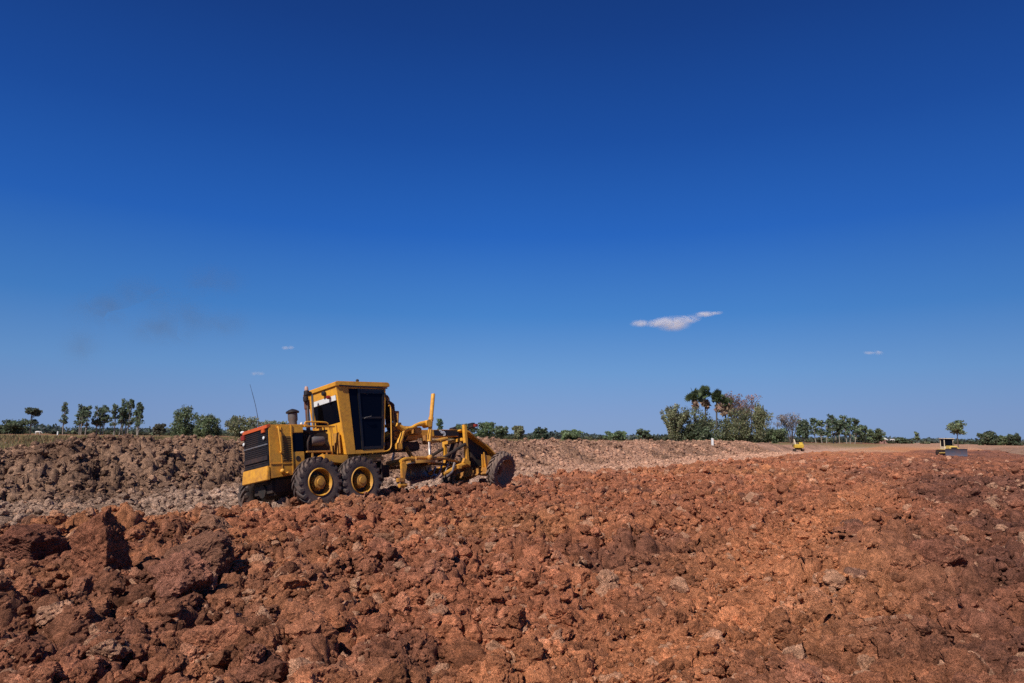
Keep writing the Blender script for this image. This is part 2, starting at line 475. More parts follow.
def sample_pts(n, d0, d1, a=44):
    d = np.exp(rng.uniform(math.log(d0), math.log(d1), n)); th = np.radians(rng.uniform(-a, a, n))
    return d * np.sin(th), d * np.cos(th), d
def sizes(n, lo, hi, p=2.6):
    u = rng.random(n); e = 1 - p
    return (lo ** e + u * (hi ** e - lo ** e)) ** (1 / e)
def clear(x, y):
    k = np.ones(len(x), bool)
    for wx, wy, _ in WHEELS: k &= (x - wx) ** 2 + (y - wy) ** 2 > 0.62 ** 2
    return k
xs, ys, d = sample_pts(105000, 3.6, 110)
xe, ye, de = sample_pts(90000, 3.8, 24)
sz = sizes(len(xs), 0.016, 0.20, 2.9) * (0.75 + 0.25 * np.clip(d / 9, 0, 5))
sz = np.minimum(sz, 0.12 + 0.002 * d)
xs = np.concatenate([xs, xe]); ys = np.concatenate([ys, ye]); d = np.concatenate([d, de])
sz = np.concatenate([sz, sizes(len(xe), 0.008, 0.05, 2.4) * (0.8 + de / 20)])
xe, ye, de = sample_pts(74000, 3.8, 70)
xs = np.concatenate([xs, xe]); ys = np.concatenate([ys, ye]); d = np.concatenate([d, de])
sz = np.concatenate([sz, sizes(len(xe), 0.022, 0.12, 2.8) * (0.75 + np.minimum(de, 40) / 24)])
xr, yr, dr = sample_pts(60000, 4.2, 26); kr = (road_t(xr, yr) < 0.9) & (xr > 0); xr, yr, dr = xr[kr], yr[kr], dr[kr]
xs = np.concatenate([xs, xr]); ys = np.concatenate([ys, yr]); d = np.concatenate([d, dr]); sz = np.concatenate([sz, sizes(len(xr), 0.02, 0.13, 2.5) * (0.85 + dr / 40)])
tw = zones(xs, ys)[2]; t_ = road_t(xs, ys); s_ = road_s(xs, ys)
tr = np.exp(-((t_ - 1.9) / 0.8) ** 2)
keep = clear(xs, ys) & (rng.random(len(xs)) > tr * 0.93 * (sz > 0.022 + 0.0015 * d) * (s_ < 35)) & (s_ < 98) & (sz * 700 / d > 0.7)
k = keep & (tw < 13.9) & (tw > -9.8)
scatter('loose_red_rubble', xs[k], ys[k], sz[k], 'loose red clods and crumbs covering the raised roadway', 'rubble')
# extra rubble on the pale strip and the bank, spread evenly along the road
n_ = 60000
t2 = rng.uniform(13.6, 30.0, n_); s2 = 8 + 115 * rng.random(n_) ** 1.5
x2 = UX * s2 + NX * t2; y2 = UY * s2 + NY * t2; d2_ = np.hypot(x2, y2)
z2 = sizes(n_, 0.035, 0.24, 2.7) * (0.8 + 0.2 * np.clip(d2_ / 20, 0, 4))
xs = np.concatenate([xs, x2]); ys = np.concatenate([ys, y2]); sz = np.concatenate([sz, z2]); d = np.hypot(xs, ys)
tw = zones(xs, ys)[2]; keep = np.concatenate([keep, clear(x2, y2) & (np.abs(np.degrees(np.arctan2(x2, y2))) < 45) & (tw[-n_:] >= 13.9)])
k = keep & (tw >= 13.9) & (tw < 22.8)
scatter('loose_grey_rubble', xs[k], ys[k], sz[k] * 0.65, 'small pale grey rubble in the low strip behind the red earth', 'rubble')
k = keep & (tw >= 22.8) & (tw < 30.5)
scatter('bank_rubble', xs[k], ys[k], sz[k] * 0.72, 'brown and tan rubble covering the long spoil bank', 'rubble')
k = keep & (tw <= -9.8)
if k.sum() > 5: scatter('shoulder_rubble', xs[k], ys[k], sz[k], 'brown rubble on the low shoulder at the right', 'rubble')

# the large clods one can point at: (x, y, half sizes, colour, label)
CL = [
 (-4.55, 8.0, (.44, .34, .54), (0.30, .12, .070), 'tall blocky red-brown clod, the largest, standing at the left edge'),
 (-3.55, 8.1, (.42, .36, .34), (0.24, .115, .075), 'grey-brown cracked clod leaning behind the rounded boulder'),
 (-3.25, 7.2, (.29, .26, .30), (0.33, .145, .098), 'rounded smooth brown boulder in front of the cracked clod'),
 (-2.30, 5.75, (.36, .24, .20), (0.40, .165, .095), 'flat pale orange slab at the bottom edge'),
 (-1.80, 6.2, (.17, .19, .26), (0.26, .125, .085), 'upright grey-purple clod with a yellowish cap'),
 (0.70, 7.45, (.15, .10, .12), (0.44, .26, .18), 'pale pinkish-tan stone lying near the bottom middle'),
 (4.1, 8.6, (.20, .15, .16), (0.27, .14, .10), 'grey-brown angular block beside the smooth track'),
 (5.0, 8.6, (.38, .32, .30), (0.28, .115, .074), 'large dark brown clod right of the smooth track'),
 (5.2, 10.7, (.42, .34, .30), (0.29, .12, .076), 'dark brown clod standing over a black gap'),
 (3.4, 13.9, (.16, .13, .13), (0.46, .28, .19), 'small pale cream stone half way up the red slope'),
 (-4.9, 11.8, (.40, .26, .20), (0.30, .155, .10), 'brown slab lying at the edge of the pale strip'),
 (-1.9, 10.4, (.34, .26, .18), (0.33, .16, .095), 'tan folded clod below the front of the grader'),
 (6.3, 13.3, (.24, .2, .18), (0.21, .10, .07), 'brown rounded clod on the far side of the dark ground'),
 (-6.2, 9.3, (.36, .30, .30), (0.22, .09, .06), 'dark clod at the left edge beside a black hollow'),
]
for i, (x, y, hs, col, lab) in enumerate(CL):
    v, f = rock(6, 900 + i * 13, 0.07, 10)
    v = v / np.abs(v).max(0)
    a = rng.uniform(0, 3.1); ca, sa = math.cos(a), math.sin(a)
    v = v @ np.array([[ca, sa, 0], [-sa, ca, 0], [0, 0, 1]])
    un = v / np.linalg.norm(v, axis=1)[:, None]
    v = v * np.array(hs)
    for fq, am in ((3.5, .055), (8, .050), (17, .036), (38, .020)):
        v = v + un * (am * n3(v + i, 77 + i, fq))[:, None]
    z = float(ground(np.array([x]), np.array([y]), False)[0])
    g0 = float(macro_z(np.array([float(x)]), np.array([float(y)]))[0])
    c = np.tile(np.array(col, F32) * np.array((1.10, 1.05, .98), F32), (len(v), 1)) * (1 + 0.25 * n3(v, 5 + i, 3 / max(hs)))[:, None]
    me = np_mesh('earth_clod', v, f, False, c)
    o = link('earth_clod', me, M_earth); o.location = (x, y, min(z, g0 + 0.12) + hs[2] * 0.5)
    tag(o, lab, 'clod', 'large clods on the red earth')
# ------------------------------------------------------------------ mesh builder
class MB:
    def __init__(s): s.bm = bmesh.new()
    def box(s, x0, x1, y0, y1, z0, z1, bev=0.012, M=None):
        v = [Vector((x, y, z)) for x in (x0, x1) for y in (y0, y1) for z in (z0, z1)]
        return s.hull8(v, bev, M)
    def hull8(s, v, bev=0.01, M=None):
        b = bmesh.new(); vs = [b.verts.new(M @ p if M else p) for p in v]
        for f in ((0, 1, 3, 2), (4, 6, 7, 5), (0, 4, 5, 1), (2, 3, 7, 6), (0, 2, 6, 4), (1, 5, 7, 3)): b.faces.new([vs[i] for i in f])
        return s.take(b, bev)
    def take(s, b, bev=0, seg=2):
        bmesh.ops.recalc_face_normals(b, faces=b.faces)
        if bev > 0: bmesh.ops.bevel(b, geom=[e for e in b.edges if len(e.link_faces) == 2 and e.calc_face_angle(0) > 0.5], offset=bev, segments=seg, affect='EDGES', clamp_overlap=True)
        me = bpy.data.meshes.new('t'); b.to_mesh(me); b.free(); s.bm.from_mesh(me); bpy.data.meshes.remove(me); return s
    def prism(s, pts, y0, y1, bev=0.01, axis='y'):
        """profile in the x,z plane, pushed through y (or profile in x,y through z)"""
        b = bmesh.new()
        if axis == 'y': P = lambda p, q: (p[0], q, p[1])
        elif axis == 'z': P = lambda p, q: (p[0], p[1], q)
        else: P = lambda p, q: (q, p[0], p[1])
        a = [b.verts.new(P(p, y0)) for p in pts]; c = [b.verts.new(P(p, y1)) for p in pts]
        b.faces.new(a); b.faces.new(c[::-1])
        for i in range(len(pts)):
            j = (i + 1) % len(pts); b.faces.new((a[i], c[i], c[j], a[j]))
        return s.take(b, bev)
    def tube(s, path, r, n=10, smooth=True):
        path = [Vector(p) for p in path]; rr = r if isinstance(r, (list, tuple)) else [r] * len(path)
        b = bmesh.new(); rings = []; up = None
        for i, p in enumerate(path):
            t = (path[min(i + 1, len(path) - 1)] - path[max(i - 1, 0)]).normalized()
            if up is None: up = t.orthogonal().normalized()
            up = (up - t * up.dot(t)).normalized(); sd_ = t.cross(up)
            rings.append([b.verts.new(p + (up * math.cos(2 * math.pi * k / n) + sd_ * math.sin(2 * math.pi * k / n)) * rr[i]) for k in range(n)])
        for a, c in zip(rings, rings[1:]):
            for k in range(n): b.faces.new((a[k], a[(k + 1) % n], c[(k + 1) % n], c[k]))
        b.faces.new(rings[0][::-1]); b.faces.new(rings[-1])
        for f in b.faces:
            if len(f.verts) == 4: f.smooth = smooth
        return s.take(b, 0)
    def lathe(s, prof, c, axis='z', n=28, M=None, cap=True):
        """prof list of (radius, height along axis)"""
        b = bmesh.new(); rings = []
        for r, h in prof:
            ring = []
            for k in range(n):
                a = 2 * math.pi * k / n; u, v = r * math.cos(a), r * math.sin(a)
                p = Vector((u, v, h)) if axis == 'z' else (Vector((u, h, v)) if axis == 'y' else Vector((h, u, v)))
                p = p + Vector(c)
                ring.append(b.verts.new(M @ p if M else p))
            rings.append(ring)
        for a, c_ in zip(rings, rings[1:]):
            for k in range(n):
                f = b.faces.new((a[k], a[(k + 1) % n], c_[(k + 1) % n], c_[k])); f.smooth = True
        closed = prof[0] == prof[-1]
        if prof[0][0] > 1e-4 and cap and not closed: b.faces.new(rings[0][::-1])
        if prof[-1][0] > 1e-4 and cap and not closed: b.faces.new(rings[-1])
        bmesh.ops.remove_doubles(b, verts=b.verts, dist=1e-5)
        return s.take(b, 0)
    def sphere(s, c, r, sc_=(1, 1, 1), n=14):
        prof = [(max(1e-5, r * math.sin(math.pi * i / 8)), -r * math.cos(math.pi * i / 8)) for i in range(9)]
        M = Matrix.Translation(c) @ Matrix.Diagonal((sc_[0], sc_[1], sc_[2], 1))
        return s.lathe(prof, (0, 0, 0), 'z', n, M)
    def build(s, name, mat, parent=None, sharp=35):
        me = bpy.data.meshes.new(name); s.bm.to_mesh(me); s.bm.free()
        me.materials.append(mat)
        try: me.set_sharp_from_angle(angle=R(sharp))
        except Exception: pass
        return link(name, me, mat, parent)
def spline(pts, n=6):
    P = [Vector(p) for p in pts]; out = []
    for i in range(len(P) - 1):
        a, b_, c, d = P[max(i - 1, 0)], P[i], P[i + 1], P[min(i + 2, len(P) - 1)]
        for k in range(n):
            t = k / n
            out.append(0.5 * ((2 * b_) + (c - a) * t + (2 * a - 5 * b_ + 4 * c - d) * t * t + (3 * b_ - a - 3 * c + d) * t ** 3))
    return out + [P[-1]]
def copy_tree(o, parent=None):
    c = o.copy(); C.objects.link(c)
    if parent is not None: c.parent = parent
    for ch in list(o.children): copy_tree(ch, c)
    return c

# ------------------------------------------------------------------ the motor grader   (x forward, y to its left, z up)
G = empty('motor_grader', (-4.964, 18.154, 0.242), (-0.168, -0.010, 0.863))
tag(G, 'large yellow motor grader with tinted cab, tilted on the edge of the raised red earth', 'grader')

WR, WW = 0.61, 0.30
def make_wheel(parent, rear):
    """wheel axis along y, outer face towards -y"""
    t = MB(); hw = WW / 2; ri = 0.315 if rear else 0.40
    prof = [(ri, -hw + .05), (ri + .03, -hw + .015), (.46, -hw - .005), (.53, -hw + .005), (.555, -hw + .04), (.568, -hw + .10), (.572, 0),
            (.568, hw - .10), (.555, hw - .04), (.53, hw - .005), (.46, hw + .005), (ri + .03, hw - .015), (ri, hw - .05), (ri - .02, 0), (ri, -hw + .05)]
    t.lathe(prof, (0, 0, 0), 'y', 64)
    N = 20
    for k in range(N):
        for sgn in (-1, 1):
            a0 = 2 * math.pi * (k + (0.5 if sgn > 0 else 0)) / N
            da = 0.30                       # sweep of the slanted lug
            pts = []
            for u, r0, r1 in ((0.0, .55, WR + .012), (0.55, .55, WR + .010), (1.0, .49 if rear else .47, .598 if rear else .556)):
                y = sgn * (u * (hw + .004) + 0.004); a = a0 + da * u
                for s_ in (-1, 1):
                    aa = a + s_ * 0.062
                    for rr_ in (r0, r1): pts.append(Vector((math.cos(aa) * rr_, y, math.sin(aa) * rr_)))
            b = bmesh.new(); vs = [b.verts.new(p) for p in pts]
            for q in (0, 4):
                b.faces.new((vs[q], vs[q + 1], vs[q + 5], vs[q + 4])); b.faces.new((vs[q + 2], vs[q + 6], vs[q + 7], vs[q + 3]))
                b.faces.new((vs[q + 1], vs[q + 3], vs[q + 7], vs[q + 5])); b.faces.new((vs[q], vs[q + 4], vs[q + 6], vs[q + 2]))
            b.faces.new((vs[0], vs[2], vs[3], vs[1])); b.faces.new((vs[8], vs[9], vs[11], vs[10]))
            t.take(b, 0)
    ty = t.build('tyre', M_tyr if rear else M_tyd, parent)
    r = MB()
    if rear:
        r.lathe([(.34, -.13), (.322, -.155), (.312, -.13), (.298, -.10), (.285, .05), (.27, .055), (.18, .055), (.18, .0), (.175, -.03), (.001, -.03)], (0, 0, 0), 'y', 40, None, False)
        rim = r.build('rim', M_rim, ty)
        dk = MB(); dk.lathe([(.282, .047), (.19, .047), (.19, .053), (.282, .053), (.282, .047)], (0, 0, 0), 'y', 40); dk.build('dish_shade', M_drk, rim)  # dark ring painted in for the shade deep in the rim
        bk = MB(); bk.lathe([(.001, .09), (.285, .09), (.31, .14), (.33, .15), (.312, .10), (.29, .07), (.001, .085)], (0, 0, 0), 'y', 40); bk.build('inner_dish', M_drk, rim)
        h = MB(); h.lathe([(.165, -.029), (.165, -.10), (.14, -.125), (.09, -.13), (.085, -.165), (.001, -.17)], (0, 0, 0), 'y', 28)
        for k in range(10):
            a = 2 * math.pi * k / 10
            h.lathe([(.018, -.035), (.018, -.065), (.001, -.067)], (math.cos(a) * .178, 0, math.sin(a) * .178), 'y', 8)
        h.build('hub', M_rim, rim)
    else:
        r.lathe([(.43, -.13), (.412, -.168), (.39, -.06), (.36, .06), (.30, .12), (.14, .13), (.001, .13)], (0, 0, 0), 'y', 40, None, False)
        r.lathe([(.34, .08), (.39, .15), (.41, .155), (.395, .10), (.33, .07)], (0, 0, 0), 'y', 40, None, False)
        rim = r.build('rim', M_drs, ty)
        h = MB(); h.lathe([(.11, .129), (.11, .03), (.07, .0), (.001, -.005)], (0, 0, 0), 'y', 24)
        for k in range(8):
            a = 2 * math.pi * k / 8
            h.lathe([(.016, .10), (.016, .06), (.001, .058)], (math.cos(a) * .16, 0, math.sin(a) * .16), 'y', 8)
        h.build('hub', M_rst, rim)
    return ty
def wheel(x, y, z, rot, rear, src=None):
    w_ = empty('wheel', (x, y, z), rot); w_.parent = G
    if src is None: make_wheel(w_, rear)
    else:
        for ch in list(src.children): copy_tree(ch, w_)
    return w_
wr = wheel(-0.575, -1.04, WR - .01, (0, 0.3, 0), True)
wheel(0.66, -1.04, WR - .03, (0, 1.1, 0), True, wr)
wheel(-0.74, 1.14, WR - .05, (0, .5, math.pi), True, wr)
wheel(0.62, 1.08, WR, (0, 2.0, math.pi), True, wr)
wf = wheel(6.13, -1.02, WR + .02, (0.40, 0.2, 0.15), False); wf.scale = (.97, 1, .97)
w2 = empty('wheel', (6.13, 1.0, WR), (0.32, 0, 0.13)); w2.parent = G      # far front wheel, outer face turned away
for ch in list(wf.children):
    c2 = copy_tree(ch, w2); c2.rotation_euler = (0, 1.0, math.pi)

# tandem cases, axle, underside
for s_ in (-1, 1):
    y0, y1 = sorted((s_ * .56, s_ * .76))
    MB().prism([(-.95, .62), (-.80, .40), (.80, .40), (.95, .62), (.80, .84), (.2, .90), (-.2, .90), (-.80, .84)], y0, y1, .02).build('tandem_case', M_yel2, G)
u = MB(); u.box(-1.45, 2.3, -.30, .30, .70, 1.02, .02); u.box(-1.2, -.35, -.36, .36, .36, .86, .05); u.box(-.3, .5, -.50, .50, .50, .82, .06)
u.box(.8, 2.0, -.42, .42, .55, 1.1, .04); u.tube([(-.3, -.95, .62), (-.3, .95, .62)], .12); u.tube([(-1.42, 0, .55), (-.3, 0, .6)], .16)
u.box(-1.38, -.15, -.46, .46, .42, .84, .06); u.tube([(-.62,-.95,.6),(-.62,.95,.6)], .13); u.tube([(.67,-.95,.6),(.67,.95,.6)], .13); u.tube(spline([(-1.3, -.35, .8), (-1.0, -.42, .5), (-.6, -.40, .42), (0, -.5, .5)]), .03); u.build('chassis', M_drk, G)

# engine housing
RX = -1.51; HW = .56
h = empty('engine_hood', (0, 0, 0)); h.parent = G
def sub(mb, name, mat, parent=h): return mb.build(name, mat, parent)
q = MB()
XS = -.90; XE = -.56
q.prism([(RX, .80), (XS, .86), (XS, 2.085), (RX, 2.065)], -HW, -HW + .04, .008)          # right side sheet
q.prism([(RX, .80), (-.60, .86), (-.60, 2.085), (RX, 2.065)], HW - .04, HW, .008)
q.prism([(XS + .005, 1.88), (XE, 1.89), (XE, 2.10), (XS + .005, 2.088)], -HW + .006, -HW + .046, .008)        # band over the opening
q.prism([(XS + .005, .87), (-.66, .98), (XE, 1.20), (XE, 1.42), (XS + .005, 1.42)], -HW + .006, -HW + .04, .008)
q.prism([(-.595, .87), (-.10, .98), (-.03, 2.10), (-.595, 2.088)], HW - .046, HW - .006, .008)
q.prism([(RX + .02, 2.03), (-.40, 2.06), (-.40, 2.105), (RX + .02, 2.085)], -HW + .042, HW - .042, .006)      # top sheet
q.box(-1.49, -1.44, -HW + .042, HW - .042, .82, 1.14, .004)
q.build('side_panel', M_yel, h)
q = MB()
q.box(-1.20, -1.175, -HW - .012, -HW, 1.0, 2.03, .003); q.box(-.925, -.885, -HW - .014, -HW, .90, 2.09, .003)
q.box(RX + .02, -.93, -HW - .014, -HW, 1.13, 1.155, .003)
q.build('panel_trim', M_yel, h)
q = MB(); q.box(-1.17, -.93, -HW - .010, -HW + .002, 1.20, 1.80, .002); sub(q, 'screen_panel', M_mesh)
q = MB()
for i in range(11):
    z = 1.22 + i * .053; q.box(-1.16, -.94, -HW - .018, -HW - .010, z, z + .010, 0)
sub(q, 'screen_rib', M_mesh)
q = MB(); q.tube(spline([(-1.27, -HW, 2.00), (-1.28, -HW - .06, 1.97), (-1.23, -HW - .06, 1.45), (-1.22, -HW, 1.42)], 5), .02, 8); sub(q, 'grab_handle', M_yel)
q = MB(); q.box(XS + .02, XE - .01, -HW + .012, -HW + .03, 1.43, 1.875, .004); sub(q, 'side_opening', M_gls)
q = MB(); q.lathe([(.065, -.012), (.065, 0), (.001, 0)], (-.74, -HW + .012, 1.25), 'y', 18); sub(q, 'access_hole', M_drk)
q = MB(); q.sphere((-1.22, -HW - .05, .96), .055); q.tube([(-1.22, -HW - .05, .96), (-1.12, -HW - .02, .88), (-1.04, -HW, .92)], .028); sub(q, 'tow_pin', M_yel)
# rear face
bmpr = MB(); bmpr.prism([(RX - .10, .77), (RX - .01, .77), (RX - .01, 1.10), (RX - .06, 1.10)], -HW - .01, HW + .01, .012)
bmpr.build('bumper', M_yel, G)
q = MB(); q.box(RX - .02, RX + .02, -HW + .012, HW - .012, 1.105, 2.055, .01); gr = q.build('rear_grille', M_frm, G)
q = MB()
for i in range(17):
    z = 1.19 + i * .047; q.box(RX - .032, RX - .021, -HW + .06, HW - .06, z, z + .016, .003)
sub(q, 'louvre', M_blk, gr)
q = MB(); q.box(RX - .045, RX - .021, -HW + .02, HW - .02, 1.60, 1.635, .004); sub(q, 'bright_bar', M_stl, gr)
q = MB(); q.box(RX - .05, RX - .021, -HW + .02, HW - .02, 1.24, 1.36, .01); sub(q, 'lower_bar', M_blk, gr)
q = MB(); q.prism([(RX - .05, 1.99), (RX + .05, 2.03), (RX + .05, 2.105), (RX - .045, 2.075)], -HW - .004, HW + .004, .008); q.build('hood_edge', M_org, G)
for y_, z_ in ((-.42, 1.78), (.50, 1.76)):
    l_ = MB(); l_.lathe([(.055, 0), (.055, -.03), (.05, -.035)], (RX - .02, y_, z_), 'x', 18); L1 = l_.build('rear_lamp', M_blk, G)
    l_ = MB(); l_.lathe([(.047, -.02), (.035, -.045), (.001, -.052)], (RX - .02, y_, z_), 'x', 18); l_.build('lens', M_wht, L1)
MB().box(RX - .07, RX - .022, -.47, -.33, 1.90, 1.99, .01).build('tail_light', M_org, G)
MB().box(RX - .07, RX - .022, .46, .62, 1.86, 1.99, .01).build('tail_light', M_red, G)
MB().sphere((RX - .03, .58, 2.07), .055, (1, 1, .7)).build('work_light', M_wht, G)
# engine bay
q = MB(); q.box(-1.38, .34, -.34, .36, 1.05, 1.94, .04); q.box(-.45, .36, -.52, .52, 1.12, 1.28, .02)
q.tube(spline([(-.40, -.46, 1.30), (-.42, -.50, 1.62), (-.30, -.46, 1.84), (-.1, -.4, 1.9)]), .035)
q.tube(spline([(.22, -.46, 1.25), (.22, -.50, 1.5), (.16, -.48, 1.75)]), .022); q.tube(spline([(-.5, -.44, 1.95), (-.2, -.48, 1.92), (.2, -.46, 1.95)]), .03)
for i in range(6): q.tube([(-.44 + i * .05, -.36, 1.4), (-.44 + i * .05, -.43, 1.42), (-.44 + i * .05, -.42, 1.85)], .014, 6)
q.build('engine', M_drk, G)
q = MB(); q.lathe([(.001, -.19), (.10, -.18), (.125, -.14), (.125, .14), (.10, .18), (.001, .19)], (-.10, -.44, 1.70), 'x', 24); q.build('muffler', M_gry, G)
q = MB(); q.box(-.50, .20, -.60, -.38, 1.385, 1.43, .008); q.box(-.38, -.33, -.60, -.56, 1.05, 1.385, .006); q.box(.04, .09, -.60, -.56, 1.1, 1.385, .006)
q.tube(spline([(-.30, -.585, 1.1), (-.20, -.60, 1.25), (-.05, -.59, 1.33)]), .025); q.build('engine_bracket', M_yel2, G)
q = MB(); q.tube(spline([(-.50, -.56, 2.10), (-.48, -.56, 2.15), (-.30, -.56, 2.16), (.10, -.56, 2.15), (.18, -.56, 2.10)], 4), .02, 8); q.box(-.52, .38, -.58, -.50, 2.03, 2.065, .008); q.box(-.40, .40, .30, .58, 2.03, 2.065, .008); q.box(.22, .26, -.58, -.54, 1.3, 2.03, .006); q.build('deck_rail', M_yel, G)
q = MB(); q.prism([(-.20, 1.12), (.45, 1.04), (.52, 1.26), (-.20, 1.30)], -.86, -.50, .012)
q.build('side_step', M_yel, G)
q = MB(); q.prism([(-.45, 1.12), (1.6, 1.12), (1.6, 1.22), (-.45, 1.22)], -.48, .9, .01); q.build('deck_plate', M_drk, G)
# stacks
q = MB(); q.lathe([(.10, 2.08), (.10, 2.26), (.12, 2.30), (.12, 2.45), (.09, 2.48)], (-.48, 0, 0), 'z', 24); ac = q.build('air_cleaner', M_gry, G)
q = MB(); q.lathe([(.09, 2.475), (.165, 2.485), (.165, 2.52), (.10, 2.56), (.02, 2.59), (.001, 2.59)], (-.48, 0, 0), 'z', 24); sub(q, 'cap', M_blk, ac)
q = MB(); q.lathe([(.03, 2.08), (.03, 2.18), (.001, 2.20)], (-.42, -.28, 0), 'z', 12); q.build('filler_cap', M_wht, G)
q = MB(); q.lathe([(.055, 2.05), (.055, 2.62), (.075, 2.64), (.075, 2.86), (.05, 2.89)], (.08, .18, 0), 'z', 16)
q.tube(spline([(.08, .18, 2.86), (.07, .18, 2.97), (.01, .18, 3.01)]), .045); ex = q.build('exhaust_pipe', M_rst, G)
q = MB(); q.tube([(.05, .12, 2.1), (.06, .12, 3.15)], .02, 8); q.tube([(.16, .04, 2.1), (.16, .04, 3.0)], .03, 8); q.build('mast', M_gry, G)
q = MB(); q.lathe([(.07, 2.98), (.075, 3.0), (.075, 3.10), (.05, 3.12)], (.05, .12, 0), 'z', 16); q.lathe([(.06, 2.82), (.07, 2.84), (.07, 2.94), (.03, 2.96)], (.0, .10, 0), 'z', 16)
q.box(.0, .16, .02, .12, 2.98, 3.08, .02); bc = q.build('beacon', M_blk, G)
q = MB(); q.lathe([(.05, 3.12), (.05, 3.19), (.03, 3.23), (.001, 3.235)], (.05, .12, 0), 'z', 16); sub(q, 'dome', paint('beacon_dome', (.55, .32, .25, 1), .35, .2), bc)
q = MB(); q.lathe([(.05, 0), (.05, .05), (.015, .06)], (-1.12, .50, 2.08), 'z', 10); q.tube(spline([(-1.12, .50, 2.1), (-1.20, .50, 2.7), (-1.33, .52, 3.30)]), [.008] * 5 + [.006] * 5 + [.004] * 3, 6); q.build('whip_antenna', M_blk, G)

# cab
CW = .655
cab = empty('cab', (0, 0, 0)); cab.parent = G
# side outline of the cab (x, z): leans forward below
T0, T1, B0, B1 = (.43, 3.10), (2.10, 3.14), (.62, 1.30), (1.87, 1.34)
def lerp(a, b_, t): return (a[0] + (b_[0] - a[0]) * t, a[1] + (b_[1] - a[1]) * t)
def sidept(u, w_):           # u 0 rear..1 front, w 0 bottom..1 top
    return lerp(lerp(B0, B1, u), lerp(T0, T1, u), w_)
def quad(mb, u0, u1, w0, w1, y0, y1, bev=.006, f=sidept):
    mb.prism([f(u0, w0), f(u1, w0), f(u1, w1), f(u0, w1)], y0, y1, bev)
for s_ in (-1, 1):
    yo, yi = s_ * CW, s_ * (CW - .05); a_, b__ = sorted((yo, yi))
    q = MB()
    quad(q, 0, .235, 0, 1, a_, b__)                 # rear quarter panel
    quad(q, .965, 1, .055, .99, a_, b__)            # front post
    quad(q, .236, 1.0, 0, .055, a_ + .002 , b__ - .002)   # sill
    quad(q, .236, .964, .972, .995, a_ + .002, b__ - .002)
    q.build('side_wall', M_yel, cab)
    c_, d_ = sorted((s_ * (CW - .012), s_ * (CW - .035)))
    q = MB(); quad(q, .245, .40, .065, .965, c_, d_, 0); q.build('side_window', M_gls, cab)
    c_, d_ = sorted((s_ * (CW + .010), s_ * (CW - .04)))
    q = MB()                                        # door frame
    quad(q, .405, .455, .058, .97, c_, d_); quad(q, .925, .962, .058, .97, c_, d_)
    quad(q, .456, .924, .90, .97, c_, d_); quad(q, .456, .924, .058, .10, c_, d_); quad(q, .456, .924, .515, .545, c_, d_)
    dr = q.build('door', M_frm, cab)
    c_, d_ = sorted((s_ * (CW - .012), s_ * (CW - .032)))
    q = MB(); quad(q, .458, .922, .103, .512, c_, d_, 0); quad(q, .458, .922, .548, .897, c_, d_, 0); q.build('pane', M_gls, dr)
    q = MB(); p = sidept(.50, .50); q.tube([(p[0], s_ * (CW + .02), p[1] + .03), (p[0] + .02, s_ * (CW + .05), p[1] + .05), (p[0] + .22, s_ * (CW + .05), p[1] + .09)], .012, 6); q.build('handle', M_gry, dr)
    q = MB()
    for w_ in (.12, .88):
        q = MB(); p = sidept(.985, w_); q.box(p[0] - .02, p[0] + .02, *sorted((s_ * CW, s_ * (CW + .03))), p[1] - .05, p[1] + .05, .004)
        q.build('hinge', M_blk, dr)
# rear wall
def rx(z): return .44 + (.64 - .44) * (3.10 - z) / 1.8
q = MB()
def rearplate(mb, y0, y1, z0, z1, th=.04, off=0, z0b=None, z1b=None):
    z0b = z0 if z0b is None else z0b; z1b = z1 if z1b is None else z1b     # values at the y1 end
    v = []
    for dx in (0, th):
        for y, za, zb in ((y0, z0, z1), (y1, z0b, z1b)):
            for z in (za, zb): v.append(Vector((rx(z) + dx - off, y, z)))
    mb.hull8(v, .005)
yi = CW - .052
rearplate(q, -yi, yi, 2.88, 3.09); rearplate(q, -yi, yi, 1.32, 2.16); rearplate(q, -yi, -.575, 2.16, 2.88, .038); rearplate(q, .50, yi, 2.16, 2.88, .038)
q.build('rear_wall', M_yel, cab)
q = MB(); rearplate(q, -.574, .498, 2.163, 2.76, .015, -.012); q.build('rear_window', M_gls, cab)
q = MB(); rearplate(q, -.56, .50, 2.74, 2.878, .02, .012); q.build('white_panel', M_wht, cab)
q = MB()
for x_, z_, rr_ in ((0, 0, 0),): pass
q.tube([(rx(1.35) - .01, -.40, 1.33), (rx(2.1) - .01, -.40, 2.12)], .016, 6); q.tube([(rx(1.35) - .01, -.2, 1.33), (rx(2.1) - .01, -.2, 2.12)], .016, 6)
q.box(.50, .53, -.55, -.30, 1.35, 1.9, .01); q.build('wall_rib', M_yel2, cab)
q = MB(); q.lathe([(.062, 0), (.062, -.06), (.05, -.08), (.001, -.08)], (.44, -.13, 3.0), 'x', 16); q.build('round_lamp', M_blk, cab)
q = MB(); q.lathe([(.05, 0), (.05, -.06), (.04, -.08), (.001, -.08)], (.43, -.34, 2.86), 'x', 16); q.build('round_lamp', M_red, cab)
